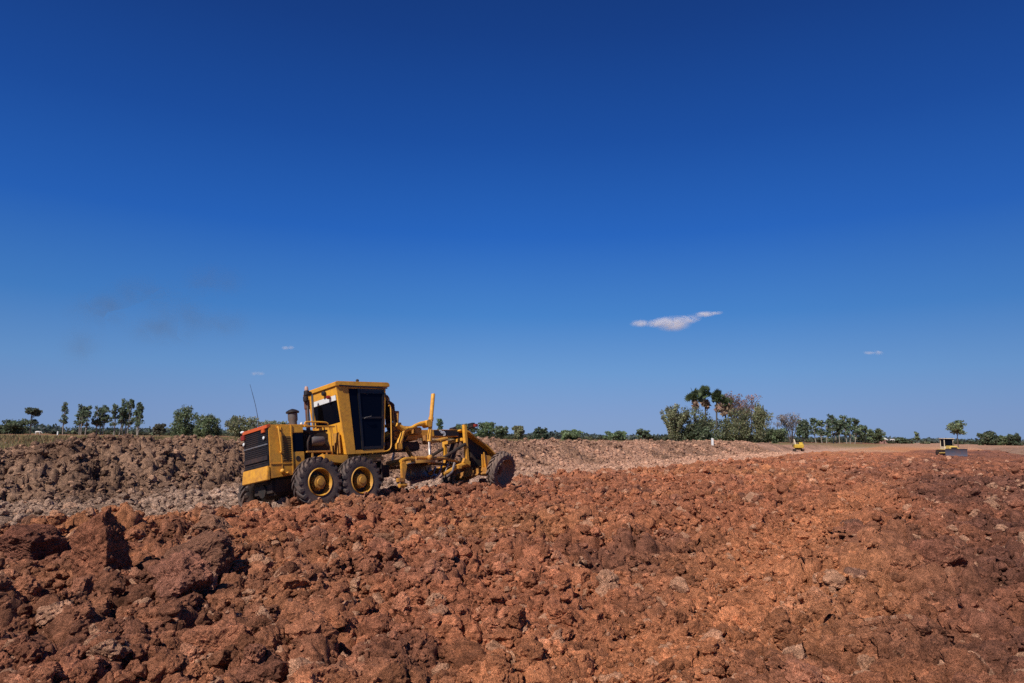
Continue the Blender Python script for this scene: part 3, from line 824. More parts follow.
# front wall and roof
q = MB()
def fx(z): return 2.10 - (2.10 - 1.87) * (3.14 - z) / 1.8
v = [Vector((fx(z) - dx, y, z)) for dx in (0, .05) for y in (-yi, yi) for z in (1.36, 1.75)]; q.hull8(v, .005); q.build('front_wall', M_yel, cab); q = MB()
v = [Vector((fx(z) - dx, y, z)) for dx in (0, .05) for y in (-yi, yi) for z in (3.02, 3.12)]; q.hull8(v, .005)
q.build('header', M_yel, cab)
q = MB(); v = [Vector((fx(z) - dx, y, z)) for dx in (.015, .035) for y in (-yi, yi) for z in (1.76, 3.01)]; q.hull8(v, 0); q.build('windscreen', M_gls, cab)
q = MB()
q.prism([(.40, 3.10), (2.20, 3.165), (2.23, 3.19), (2.21, 3.27), (2.15, 3.29), (.46, 3.235), (.385, 3.20)], -CW - .035, CW + .035, .012)
q.build('roof', M_yel, cab)
q = MB(); q.box(.50, 2.12, -CW - .048, -CW - .036, 3.10, 3.135, .003); q.build('gutter', M_blk, cab)
q = MB(); q.sphere((1.15, -CW + .02, 3.29), .045); q.build('roof_bolt', M_blk, cab)
q = MB(); q.box(1.95, 2.15, -.45, -.30, 3.28, 3.33, .02); q.build('roof_vent', M_wht, cab)
q = MB(); q.box(.7, 1.9, -.50, .50, 1.24, 1.30, .01); q.box(.66, 1.9, -.58, .58, 1.14, 1.235, .01); q.build('cab_floor', M_yel2, cab)
q = MB(); q.tube(spline([(2.12, -CW - .03, 2.62), (2.18, -CW - .04, 2.55), (2.12, -CW - .04, 1.75), (2.08, -CW - .04, 1.48), (1.98, -CW - .03, 1.38), (1.86, -CW - .0, 1.36)], 5), .016, 8); q.build('grab_rail', M_yel, cab)
q = MB()
for z_ in (.62, .88, 1.08): q.box(1.35, 1.62, -.80, -.60, z_, z_ + .03, .006)
q.box(1.33, 1.36, -.78, -.62, .60, 1.16, .004); q.box(1.61, 1.64, -.78, -.62, .60, 1.16, .004); q.build('ladder', M_drk, G)

# front frame
fr = MB()
fr.prism([(1.85, 1.62), (3.3, 1.80), (4.2, 1.84), (5.3, 1.84), (5.3, 2.06), (4.1, 2.05), (3.2, 2.03), (1.85, 1.92)], -.15, .15, .015)
fr.build('front_frame', M_yel, G)
nose = MB()
nose.prism([(5.25, 1.80), (5.55, 1.74), (5.85, 1.40), (5.95, .80), (6.55, .80), (6.70, 1.26), (6.50, 1.44), (6.0, 1.72), (5.65, 1.95), (5.28, 2.0)], -.07, .07, .012)
nose.build('nose', M_drk, G)  # dark web colour stands in for shade under the flange
fl = MB(); tp = [(5.28, 2.045), (5.66, 2.0), (6.02, 1.765), (6.50, 1.50), (6.86, 1.20)]
fl.prism(tp + [(x - .03, z - .05) for x, z in tp[::-1]], -.30, .30, .008)
fl.build('nose_flange', M_yel, G)
q = MB(); q.prism([(6.02, .78), (6.66, .78), (6.66, 1.14), (6.08, 1.24)], -.34, -.30, .008); q.box(6.15, 6.19, -.37, -.341, .78, 1.30, .004); q.box(5.95, 6.9, -.38, -.30, .70, .755, .008)
q.box(6.0, 6.8, .30, .34, .76, 1.2, .008); q.build('nose_plate', M_yel, G)
q = MB(); q.prism([(4.25, 1.86), (5.30, 1.855), (5.30, 2.045), (4.25, 2.035)], -.170, -.152, .003); dc = q.build('frame_decal', M_frm, G)
# white emblem on the dark panel: stacked curved strokes
q = MB()
def stroke(pts, w_):
    P_ = [Vector((p[0], 0, p[1])) for p in spline([(a, b__, 0) for a, b__ in pts], 5)] if False else [Vector((a.x, 0, a.y)) for a in spline([(a, b__, 0) for a, b__ in pts], 5)]
    L_, R_ = [], []
    for i, p in enumerate(P_):
        t = (P_[min(i + 1, len(P_) - 1)] - P_[max(i - 1, 0)]).normalized(); n_ = Vector((-t.z, 0, t.x)) * w_ / 2
        L_.append((p.x + n_.x, p.z + n_.z)); R_.append((p.x - n_.x, p.z - n_.z))
    for i in range(len(L_) - 1):
        q.prism([L_[i], L_[i + 1], R_[i + 1], R_[i]], -.176, -.171, 0)
stroke([(4.47, 2.015), (4.53, 2.025), (4.55, 1.985), (4.52, 1.955)], .04)
stroke([(4.55, 1.93), (4.58, 1.985), (4.66, 1.985), (4.70, 1.93), (4.69, 1.88), (4.62, 1.875)], .035)
stroke([(4.57, 1.935), (4.62, 1.955), (4.645, 1.925)], .028)
q.build('emblem', M_wht, dc)

# blade lift saddle, arms and cylinders
q = MB(); q.box(3.05, 3.55, -.24, .24, 1.74, 2.14, .03); q.box(3.15, 3.45, -.52, .52, 1.86, 2.06, .03); q.build('saddle', M_yel2, G)
for s_ in (-1, 1):
    y_ = s_ * .55
    q = MB()
    q.tube(spline([(2.46, y_ , 1.50), (2.58, y_, 1.72), (2.74, y_, 1.96), (3.0, y_, 2.02), (3.25, y_, 2.12), (3.55, y_, 2.16), (3.72, y_, 2.12)], 5), [.085, .085, .085, .085, .085, .07, .065, .065, .065, .07, .085, .085, .075, .065, .065, .06, .055, .055, .055, .055, .055, .06, .07, .075, .075, .075, .075, .075, .075, .075, .075], 10)
    q.tube([(3.62, y_ - .12, 2.15), (3.62, y_ + .12, 2.15)], .11, 16); q.tube([(2.72, y_, 1.98), (2.46, y_, 2.12)], [.09, .06], 10); q.box(2.36, 2.56, y_ - .09, y_ + .09, 1.40, 1.60, .03)
    q.build('lift_arm', M_yel, G)
    x0, z0, x1, z1 = (3.95, 3.06, 3.60, 1.62) if s_ < 0 else (3.52, 2.72, 3.36, 1.75)
    yc = s_ * .60
    q = MB(); q.tube([(x0, yc, z0), (x0, yc, z0 - .02), (x1, yc, z1)], [.055, .06, .06], 14); q.tube([(x0 + (x1 - x0) * .5, yc, z0 + (z1 - z0) * .5), (x0 + (x1 - x0) * .56, yc, z0 + (z1 - z0) * .56)], .075, 14)
    q.tube([(x0 - .05, yc - .03, z0 - .35), (x1 - .08, yc - .03, z1 + .1)], .013, 6)
    cy = q.build('lift_cylinder', M_yel if s_ < 0 else M_yel2, G)
    q = MB(); q.tube([(x1, yc, z1), (x1 - .12, yc + s_ * .10, 1.18)], .035, 10); sub(q, 'rod', M_stl, cy)
    q = MB(); q.sphere((x1 - .12, yc + s_ * .10, 1.15), .085); sub(q, 'ball_joint', M_yel2, cy)
q = MB(); q.tube([(3.3, .3, 1.86), (3.05, -.4, 1.22)], .06); q.tube([(3.75, -.28, 1.62), (4.7, -.24, 1.76)], .045); q.tube([(4.35, -.25, 1.70), (4.6, -.24, 1.745)], .065)
q.box(3.75, 4.05, -.30, -.12, 1.60, 1.86, .02); q.build('shift_cylinder', M_yel2, G)

# hoses and valve bank in front of the cab
q = MB()
for i in range(16):
    a_ = rng.uniform(-.06, .06, 3); b__ = rng.uniform(-.10, .10, 3)
    q.tube(spline([(2.16 + a_[0], -.10 + .02 * i, 3.14), (2.52 + b__[0], -.1 + .02 * i, 3.04 + b__[1]), (2.72 + a_[1], -.08 + .02 * i, 2.74), (2.80 + b__[2], -.05 + .02 * i, 2.35), (2.76 + a_[2], .0 + .01 * i, 1.95), (2.84, .0, 1.72)], 4), .026, 6)
for i in range(7):
    q.tube(spline([(2.5 + .04 * i, -.25, 2.85 - .07 * i), (2.62, -.32, 2.72 - .06 * i), (2.66 + .02 * i, -.1, 2.60 - .07 * i)], 4), .03, 6)
for i in range(8):
    z_ = 1.9 + rng.uniform(-.2, .2)
    q.tube(spline([(2.2, -.4 + .1 * i, 1.75), (2.5, -.5 + .12 * i, z_), (2.9, -.3 + .08 * i, 1.7), (3.2, -.2 + .05 * i, 1.95)], 4), .02, 6)
q.build('hydraulic_hose', M_hose, G)
q = MB(); q.tube([(2.62, -.30, 1.62), (2.58, -.30, 2.62)], .028, 8); q.tube([(2.78, -.22, 1.62), (2.76, -.22, 2.55)], .022, 8); q.box(2.52, 2.84, -.34, .10, 2.14, 2.22, .01); q.box(2.55, 2.80, -.33, -.2, 2.50, 2.56, .01)
q.box(2.50, 2.66, -.36, -.28, 1.72, 2.10, .01); q.build('hose_mast', M_yel2, G)
q = MB(); q.box(2.15, 2.75, -.42, .42, 1.40, 1.66, .03)
for i in range(7): q.box(2.3, 2.5, -.38 + i * .11, -.32 + i * .11, 1.66, 1.82, .01)
q.box(2.9, 3.7, -.10, .3, 1.44, 1.70, .04); q.build('valve_bank', M_drk, G)

# drawbar, circle, moldboard
q = MB()
for s_ in (-1, 1): q.tube([(5.75, s_ * .06, .92), (4.3, s_ * .50, 1.13), (3.0, s_ * .62, 1.16)], [.05, .05, .05], 8)
q.box(2.9, 3.06, -.6, .6, 1.12, 1.22, .02); q.build('drawbar', M_yel2, G)
q = MB(); n_ = 48; prof = [(.80, 1.0), (.80, 1.08), (.66, 1.08), (.66, 1.0), (.80, 1.0)]
q.lathe(prof[:], (3.25, 0, 0), 'z', n_)
for k in range(48):
    a = 2 * math.pi * k / 48; q.box(3.25 + math.cos(a) * .645 - .02, 3.25 + math.cos(a) * .645 + .02, math.sin(a) * .645 - .018, math.sin(a) * .645 + .018, 1.005, 1.075, 0)
q.build('turn_circle', M_yel2, G)
BM_ = Matrix.Translation((3.68, .0, .86)) @ Matrix.Rotation(R(-57), 4, 'Z') @ Matrix.Rotation(R(5), 4, 'X')
q = MB(); b = bmesh.new(); Lh = 1.62; N = 12; rows = []
for side_ in (0, 1):
    for e_ in (-1, 1):
        rr_ = []
        for k in range(N + 1):
            a = R(-62) + R(124) * k / N
            xx = -math.cos(a) * .36 + (.018 if side_ else 0) + .30; zz = math.sin(a) * .27
            rr_.append(b.verts.new(BM_ @ Vector((xx, e_ * Lh, zz))))
        rows.append(rr_)
for k in range(N):
    b.faces.new((rows[0][k], rows[1][k], rows[1][k + 1], rows[0][k + 1])).smooth = True; b.faces.new((rows[2][k], rows[2][k + 1], rows[3][k + 1], rows[3][k])).smooth = True
    b.faces.new((rows[0][k], rows[0][k + 1], rows[2][k + 1], rows[2][k])); b.faces.new((rows[1][k], rows[3][k], rows[3][k + 1], rows[1][k + 1]))
for k in (0, N): b.faces.new((rows[0][k], rows[2][k], rows[3][k], rows[1][k]))
q.take(b, 0); mbo = q.build('moldboard', M_dst, G)
q = MB(); q.box(.10, .17, -Lh, Lh, .238, .262, .01, BM_); sub(q, 'top_edge', M_stl, mbo)
q = MB(); q.box(.10, .13, -Lh, Lh, -.32, -.235, .004, BM_); 
sub(q, 'cutting_edge', M_rst, mbo)
q = MB()
for y_ in (-.9, .9): q.box(-.20, -.02, y_ - .05, y_ + .05, -.16, .26, .02, BM_)
q.box(-.14, -.07, -1.3, 1.3, -.12, -.04, .01, BM_); q.box(-.14, -.07, -1.3, 1.3, .12, .17, .01, BM_); q.build('blade_bracket', M_yel2, G)
q = MB(); q.prism([(2.12, .36), (2.22, .30), (2.26, .62), (2.36, .90), (2.30, 1.02), (2.16, 1.0), (2.14, .70)], -.98, -.90, .015); q.box(2.0, 2.2, -1.0, -.86, .48, .60, .02); q.tube([(2.05, -.93, .40), (2.30, -.93, .40)], .06, 10)
q.tube(spline([(2.2, -.9, 1.05), (2.5, -.8, 1.12), (2.9, -.66, 1.12)]), .05, 8); q.build('end_bracket', M_yel, G)

# mid-mounted scarifier
q = MB()
q.prism([(5.16, .90), (5.28, .90), (5.34, 2.14), (5.22, 2.16)], -.52, -.42, .01); q.prism([(5.16, .90), (5.28, .90), (5.34, 2.14), (5.22, 2.16)], .42, .52, .01)
q.box(5.18, 5.36, -.42, .42, 1.66, 1.76, .01)
q.prism([(4.98, .98), (5.26, .86), (5.30, 1.0), (5.06, 1.12)], -.56, -.40, .01)
q.tube([(5.22, -.48, .96), (4.75, -.50, .86), (4.12, -.52, .66)], [.075, .07, .05], 8); q.tube([(5.22, .48, .96), (4.75, .50, .86), (4.15, .52, .66)], [.075, .07, .05], 8)
q.box(4.66, 4.84, -.62, .62, .78, .90, .02); q.build('scarifier_frame', M_yel, G)
q = MB()
for y_ in (-.56, -.28, 0, .28, .56):
    q.tube([(4.60, y_, .98), (4.45, y_, .72), (4.20, y_, .58)], [.035, .035, .02], 6)
q.build('scarifier_tine', M_stl, G)
q = MB(); q.tube([(4.05, -.50, 1.08), (5.20, -.50, 1.55)], .05, 8); q.tube([(4.05, .50, 1.08), (5.20, .50, 1.55)], .05, 8); q.tube([(5.3, -.1, 1.7), (4.9, -.1, 1.0)], .06); q.tube([(5.3, .1, 1.7), (4.9, .1, 1.0)], .06); q.build('scarifier_link', M_drk, G)

# front axle, lamps
q = MB(); q.prism([(-.86, .56), (-.5, .52), (0, .62), (.5, .52), (.86, .56), (.86, .74), (.4, .80), (0, .90), (-.4, .80), (-.86, .74)], 5.98, 6.26, .02, 'x')
q.tube([(5.95, -.8, .62), (5.95, .8, .62)], .035, 8); q.tube([(6.3, -.75, .82), (6.3, .75, .78)], .04, 8)
q.build('front_axle', M_yel2, G)
for s_ in (-1, 1):
    q = MB(); q.tube([(5.65, s_ * .16, 2.0), (5.65, s_ * .40, 2.10)], .025, 8); q.box(5.58, 5.74, s_ * .42 - .11, s_ * .42 + .11, 2.06, 2.22, .02); hl = q.build('headlight', M_blk, G)
    q = MB(); q.lathe([(.06, 0), (.05, .03), (.001, .035)], (5.74, s_ * .42, 2.14), 'x', 16); sub(q, 'lens', M_wht, hl)
    q = MB(); q.box(5.60, 5.72, s_ * .60 - .05, s_ * .60 + .05, 2.07, 2.16, .01); q.tube([(5.65, s_ * .50, 2.11), (5.65, s_ * .57, 2.11)], .015, 6); q.build('marker_lamp', M_red, G)
# ------------------------------------------------------------------ plants
def horizon(px): return 436.5 + 0.011 * (px - 512)
def leaf_mat(name, trans=0.4):
    m, nt, b = new_mat(name)
    at = nt.nodes.new('ShaderNodeAttribute'); at.attribute_name = 'Col'
    n1 = noise(nt, worldco(nt), 0.9, 3)
    c = mix(nt, 1.0, at.outputs['Color'], ramp(nt, n1, [(0.3, (0.65, 0.7, 0.65, 1)), (0.7, (1.3, 1.25, 1.2, 1))]), 'MULTIPLY')
    nt.links.new(c, b.inputs['Base Color']); b.inputs['Roughness'].default_value = 0.6
    b.inputs['Specular IOR Level'].default_value = 0.25
    tr_ = nt.nodes.new('ShaderNodeBsdfTranslucent'); nt.links.new(c, tr_.inputs['Color'])
    ms = nt.nodes.new('ShaderNodeMixShader'); ms.inputs[0].default_value = trans
    nt.links.new(b.outputs[0], ms.inputs[1]); nt.links.new(tr_.outputs[0], ms.inputs[2])
    nt.links.new(ms.outputs[0], nt.nodes['Material Output'].inputs['Surface'])
    return m
M_leaf = leaf_mat('foliage')
def bark(name, col):
    m, nt, b = new_mat(name)
    v = objco(nt); mp = nt.nodes.new('ShaderNodeMapping'); mp.inputs['Scale'].default_value = (6, 6, 1.2); nt.links.new(v, mp.inputs[0])
    n1 = noise(nt, mp.outputs[0], 1.6, 5, .65)
    nt.links.new(ramp(nt, n1, [(.3, tuple(x * .5 for x in col) + (1,)), (.7, tuple(x * 1.3 for x in col) + (1,))]), b.inputs['Base Color'])
    b.inputs['Roughness'].default_value = .9; nt.links.new(bump(nt, n1, .5, .05), b.inputs['Normal'])
    return m
M_bark = bark('bark', (.12, .09, .07)); M_pale = bark('pale_bark', (.34, .29, .24)); M_palm = bark('palm_bark', (.10, .09, .085))

def leaves(centers, size, col, jit=.35, elong=1.6, flat=0.0):
    n = len(centers)
    RM = rand_rot(n)
    sz = size * rng.uniform(.55, 1.35, n)
    base = np.array([[-1, -.35, 0], [0, -1, .15], [1, -.1, 0], [.2, .9, -.15]]) * np.array([elong, 1, 1]) * .5
    v = np.einsum('nij,vj->nvi', RM, base) * sz[:, None, None]
    if flat: v[:, :, 2] *= (1 - flat)
    v = v + centers[:, None, :]
    c = np.array(col)[None, :] * rng.uniform(1 - jit, 1 + jit, (n, 1)) * (1 + rng.uniform(-.12, .12, (n, 3)))
    return v.reshape(-1, 3), np.arange(n * 4).reshape(n, 4), np.repeat(c, 4, 0)

def blob_pts(n, c, r, shell=.55):
    d = rng.normal(size=(n, 3)); d /= np.linalg.norm(d, axis=1)[:, None]
    q = rng.uniform(shell, 1.0, n) ** .6
    return np.array(c) + d * q[:, None] * np.array(r)
def crown(name, parent, groups, leaf, mat=None):
    V_, F_, C_ = [], [], []; b_ = 0
    for pts, col, ls in groups:
        v, f, c = leaves(pts, ls, col); V_.append(v); F_.append(f + b_); C_.append(c); b_ += len(v)
    me = np_mesh(name, np.concatenate(V_), np.concatenate(F_), False, np.concatenate(C_))
    return link(name, me, mat or M_leaf, parent)

def tree(name, label, px, ytop, wpx, d, style, col, cat='tree', group='trees and bushes along the far edge of the field', dens=1.0, base=0.93, brk=None):
    yh = horizon(px); X_ = (px - 512) / 700 * d
    H = CAMZ + (yh - ytop) / 700 * d - base; W = wpx / 700 * d / 2
    o = empty(name, (X_, d, base), (0, 0, rng.uniform(-.3, .3)))
    tag(o, label, cat, group)
    col = np.array(haze_tint(col)); ls = .00135 * d
    tb = MB(); G_ = []
    def limb(p0, p1, r0, r1, sag=.1):
        p0 = Vector(p0); p1 = Vector(p1); mid = (p0 + p1) / 2 + Vector((rng.uniform(-1, 1), rng.uniform(-1, 1), rng.uniform(0, 1))) * (p1 - p0).length * sag
        tb.tube(spline([p0, mid, p1], 3), [r0, r0 * .9, r0 * .8, (r0 + r1) / 2, r1 * 1.3, r1 * 1.1, r1], 6)
    def clump(c, r, n, colr=None):
        cc = col if colr is None else np.array(colr)
        G_.append((blob_pts(int(n * 2.0 * dens), c, np.array(r) * 1.25, .05), cc * rng.uniform(.72, 1.3), ls * 1.25))
    if style == 'round':
        limb((0, 0, -.2), (0, 0, H * .45), .035 * H, .02 * H)
        for i in range(34):
            a = rng.uniform(0, 6.28); u = math.sqrt(rng.random()) * .84; z = rng.uniform(.26, .84)
            k = math.sqrt(max(.1, 1 - ((z - .52) / .52) ** 2))
            c = (math.cos(a) * u * W * k, math.sin(a) * u * W * k, z * H)
            if i < 6: limb((0, 0, H * .3), c, .016 * H, .005 * H)
            clump(c, (W * .26, W * .26, H * .10), 36)
    elif style == 'ball':
        limb((0, 0, -.2), (0, 0, H * .55), .02 * H, .012 * H, .03)
        for i in range(60):
            p = rng.normal(size=3); p /= np.linalg.norm(p); p *= rng.uniform(.3, .88); c = (p[0] * W, p[1] * W, (.66 + .33 * p[2]) * H)
            if i < 9: limb((0, 0, H * .4), c, .010 * H, .004 * H)
            clump(c, (W * .2, W * .2, H * .06), 15)
    elif style == 'bush':
        for i in range(5): limb((rng.uniform(-.2, .2) * W, rng.uniform(-.2, .2) * W, -.1), (rng.uniform(-.6, .6) * W, rng.uniform(-.6, .6) * W, H * .7), .02 * H, .008 * H)
        for i in range(42):
            a = rng.uniform(0, 6.28); u = math.sqrt(rng.random()) * .92; z = rng.uniform(.08, .93) * (1 - .22 * u)
            clump((math.cos(a) * u * W, math.sin(a) * u * W, z * H), (W * rng.uniform(.18, .30), W * .28, H * rng.uniform(.10, .17)), 50)
    elif style == 'euca':
        ns = max(2, int(round(W / 1.1)))
        for s_ in range(ns):
            sx_ = (s_ - (ns - 1) / 2) * 2 * W / max(ns, 1) * .8; sy_ = rng.uniform(-1, 1) * W * .4; hh = H * rng.uniform(.84, 1.0) if s_ else H
            tp_ = (sx_ + rng.uniform(-.4, .4), sy_, hh * .93)
            limb((sx_ * .7, sy_, -.2), tp_, .016 * H, .005 * H, .05)
            for i in range(20):
                z = rng.uniform(.32, .97); a = rng.uniform(0, 6.28); u = rng.uniform(.15, .8) * min(W, 2.2) * (1.15 - .55 * z)
                c = (sx_ + math.cos(a) * u, sy_ + math.sin(a) * u, z * hh)
                limb((sx_ * .85, sy_, (z - .14) * hh), c, .006 * H, .003 * H)
                clump(c, (min(W, 2.4) * .26, min(W, 2.4) * .26, H * .055), 17)
    elif style == 'slender':
        limb((0, 0, -.2), (rng.uniform(-.3, .3), 0, H * .95), .018 * H, .006 * H, .05)
        for i in range(20):
            z = rng.uniform(.36, .98); a = rng.uniform(0, 6.28); u = rng.uniform(.1, .62) * W * (1.1 - .5 * z)
            c = (math.cos(a) * u, math.sin(a) * u, z * H); limb((0, 0, (z - .08) * H), c, .007 * H, .003 * H); clump(c, (W * .30, W * .30, H * .05), 14)
    elif style == 'umbrella':
        limb((0, 0, -.2), (0, 0, H * .85), .022 * H, .012 * H, .04)
        for i in range(11):
            a = i * 2.4; u = rng.uniform(.25, .85) * W; z = rng.uniform(.74, .95) - .10 * (i % 3 == 0)
            c = (math.cos(a) * u, math.sin(a) * u, z * H); limb((0, 0, (z - .14) * H), c, .010 * H, .004 * H); clump(c, (W * .36, W * .36, H * .05), 55)
        for i in range(4):
            a = i * 1.7; c = (math.cos(a) * W * .5, math.sin(a) * W * .5, H * rng.uniform(.38, .5)); limb((0, 0, H * .3), c, .01 * H, .004 * H); clump(c, (W * .3, W * .3, H * .06), 40)
    elif style == 'bare':
        for i in range(5):
            a = i * 1.26; tp_ = Vector((math.cos(a) * W * .45, math.sin(a) * W * .45, H * .62)); limb((0, 0, -.2), tp_, .02 * H, .010 * H)
            for j in range(9):
                b2 = rng.uniform(0, 6.28); u = rng.uniform(.3, 1.0); p2 = Vector((math.cos(b2) * W * u, math.sin(b2) * W * u, H * rng.uniform(.62, 1.0) * (1.06 - .22 * u))); limb(tp_ * rng.uniform(.55, 1), p2, .008 * H, .003 * H)
                for k in range(3):
                    p3 = p2 + Vector((rng.uniform(-.3, .3) * W, rng.uniform(-.3, .3) * W, rng.uniform(0, .12) * H)); limb(p2 * .9, p3, .004 * H, .0025 * H)
                    G_.append((blob_pts(int(8 * dens), p3, (W * .12, W * .12, H * .05)), col * rng.uniform(.7, 1.3), ls * .8))
    elif style == 'bamboo':
        for i in range(42):
            a = rng.uniform(0, 6.28); u = rng.uniform(.2, 1.0); hh = H * rng.uniform(.62, 1.0) * (1.05 - .25 * u)
            p0 = Vector((math.cos(a) * W * .25, math.sin(a) * W * .25, -.1)); p2 = Vector((math.cos(a) * W * u * .95, math.sin(a) * W * u * .95, hh)); p1 = (p0 + p2) / 2 + Vector((-math.cos(a), -math.sin(a), 0)) * W * .12 + Vector((0, 0, hh * .1))
            sp_ = spline([p0, p1, p2], 6); tb.tube(sp_, [.05 * (1 - .8 * k / len(sp_)) for k in range(len(sp_))], 5)
            for k in range(3, len(sp_)):
                if rng.random() < .9: G_.append((blob_pts(int(34 * dens), sp_[k], (W * .14, W * .14, H * .07), .2), col * rng.uniform(.6, 1.35), ls))
    tr_ = tb.build('trunk', brk or (M_pale if style in ('euca', 'slender') else M_bark), o)
    crown('crown', o, G_, ls)
    return o

def haze_tint(c):  # distance haze painted into leaf colour: greyer and lighter
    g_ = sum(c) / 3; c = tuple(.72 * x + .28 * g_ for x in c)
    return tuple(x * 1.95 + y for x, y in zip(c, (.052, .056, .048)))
DG = (.045, .062, .022); MG = (.070, .092, .030); BG = (.060, .088, .042); OL = (.13, .128, .052); YG = (.13, .14, .05)
T = [
 ('bush', 'dark rounded bush at the left end of the far hedge', 15, 417, 30, 270, 'bush', DG),
 ('umbrella_tree', 'small flat-topped tree standing alone above the far hedge', 36, 406, 16, 290, 'umbrella', (.035, .045, .022)),
 ('slender_tree', 'thin slender tree with a wispy crown above the hedge', 68, 402, 11, 290, 'slender', BG),
 ('eucalyptus_tree', 'pale-trunked tree with a bushy dark crown, beside the slender tree', 86, 404, 15, 280, 'euca', BG),
 ('eucalyptus_tree', 'narrow airy tree between two denser pale-trunked trees', 104, 405, 15, 285, 'euca', BG),
 ('eucalyptus_tree', 'left one of the three crowded airy trees on the left horizon', 121, 403, 13, 275, 'euca', BG),
 ('eucalyptus_tree', 'tallest, middle one of the three crowded airy trees on the left horizon', 131, 399, 16, 278, 'euca', BG),
 ('eucalyptus_tree', 'right one of the three crowded airy trees on the left horizon', 142, 401, 13, 274, 'euca', BG),
 ('bush', 'small reddish-dark rounded shrub in the open field edge', 164, 423, 12, 250, 'round', (.05, .045, .025)),
 ('tree', 'broad pointed green tree left of the grader', 188, 404, 25, 230, 'bush', MG),
 ('tree', 'lower rounded green tree next to the pointed one', 211, 414, 24, 225, 'bush', MG),
 ('tree', 'olive bushy tree just behind the rear of the grader', 245, 415, 30, 225, 'bush', OL),
 ('tree', 'olive tree partly hidden behind the grader air stack', 274, 417, 30, 235, 'bush', OL),
 ('slender_tree', 'small leafy tree seen just over the grader front frame', 441, 418, 10, 230, 'slender', (.06, .11, .035)),
 ('tree', 'wide dark green tree behind the front of the grader', 466, 422, 26, 240, 'round', MG),
 ('tree', 'rounded mid-green tree just above the front wheel', 487, 421, 20, 245, 'round', (.075, .115, .04)),
 ('tree', 'pale green low tree beyond the front wheel', 503, 425, 16, 260, 'round', BG),
 ('tree', 'thin dry tree with a narrow top near the dark round one', 519, 425, 13, 270, 'round', OL),
 ('tree', 'small very dark round tree standing alone on the horizon', 542, 427, 15, 215, 'bush', (.022, .040, .016)),
 ('bush', 'low bright green rounded bush beyond the bank', 572, 429, 22, 280, 'bush', (.08, .12, .04)),
 ('bush', 'low wide green bush in the gap before the palms', 616, 430, 24, 300, 'bush', (.07, .11, .04)),
 ('tree', 'small grey-green tree at the left foot of the bamboo', 644, 429, 14, 290, 'euca', BG),
 ('bamboo_clump', 'tall feathery bamboo clump at the left of the palms', 674, 404, 30, 200, 'bamboo', OL),
 ('tree', 'dense dark green tree between the bamboo and the palms', 691, 406, 32, 202, 'bush', (.065, .075, .025)),
 ('bare_tree', 'reddish sparse-leaved tree behind the palms', 739, 395, 40, 215, 'bare', (.20, .085, .06), 'tree', 'trees and bushes along the far edge of the field', 3.0),
 ('tree', 'bushy olive-green tree right of the palms', 744, 406, 46, 205, 'bush', (.085, .085, .028), 'tree', 'trees and bushes along the far edge of the field', 1.7),
 ('bamboo_clump', 'thin upright bamboo stalks at the right of the grove', 758, 402, 14, 204, 'bamboo', OL),
 ('bush', 'tangled olive shrubs under the palm trunks', 712, 415, 44, 208, 'bush', (.075, .085, .03)),
 ('bush', 'dense dark shrub at the foot of the palms, left of the white post', 700, 424, 26, 200, 'bush', DG),
 ('bush', 'low green shrubs at the right foot of the grove', 772, 427, 26, 225, 'bush', MG),
 ('bare_tree', 'leafless greyish-pink tree right of the grove', 789, 413, 26, 230, 'bare', (.16, .12, .11)),
 ('tree', 'green tree just behind the leafless one', 802, 417, 14, 240, 'round', BG),
 ('eucalyptus_tree', 'first tall airy pale-trunked tree of the right row', 820, 417, 20, 250, 'euca', BG),
 ('eucalyptus_tree', 'middle airy pale-trunked tree of the right row', 834, 415, 19, 255, 'euca', BG),
 ('eucalyptus_tree', 'last and fullest airy tree of the right row', 848, 415, 20, 252, 'euca', (.065, .10, .045)),
 ('tree', 'rounded green tree following the airy row', 859, 424, 14, 260, 'round', BG),
 ('tree', 'low green tree left of the white roofs', 873, 428, 18, 265, 'round', MG),
 ('bush', 'dark round bush right of the white roofs', 899, 437, 12, 270, 'round', DG),
 ('slender_tree', 'small forked tree with a pale trunk right of the roofs', 914, 432, 8, 260, 'slender', MG),
 ('tree', 'single round airy tree directly behind the bulldozer', 955, 420, 21, 190, 'ball', (.095, .13, .05)),
 ('bush', 'dark green spiky bush right of the bulldozer', 985, 431, 16, 240, 'bush', DG),
 ('bush', 'mid green bush between two dark ones at the right end', 998, 435, 14, 245, 'bush', MG),
 ('bush', 'very dark low bush at the right end of the horizon', 1011, 433, 13, 240, 'bush', (.03, .045, .018)),
]
for a in T: tree(*a)

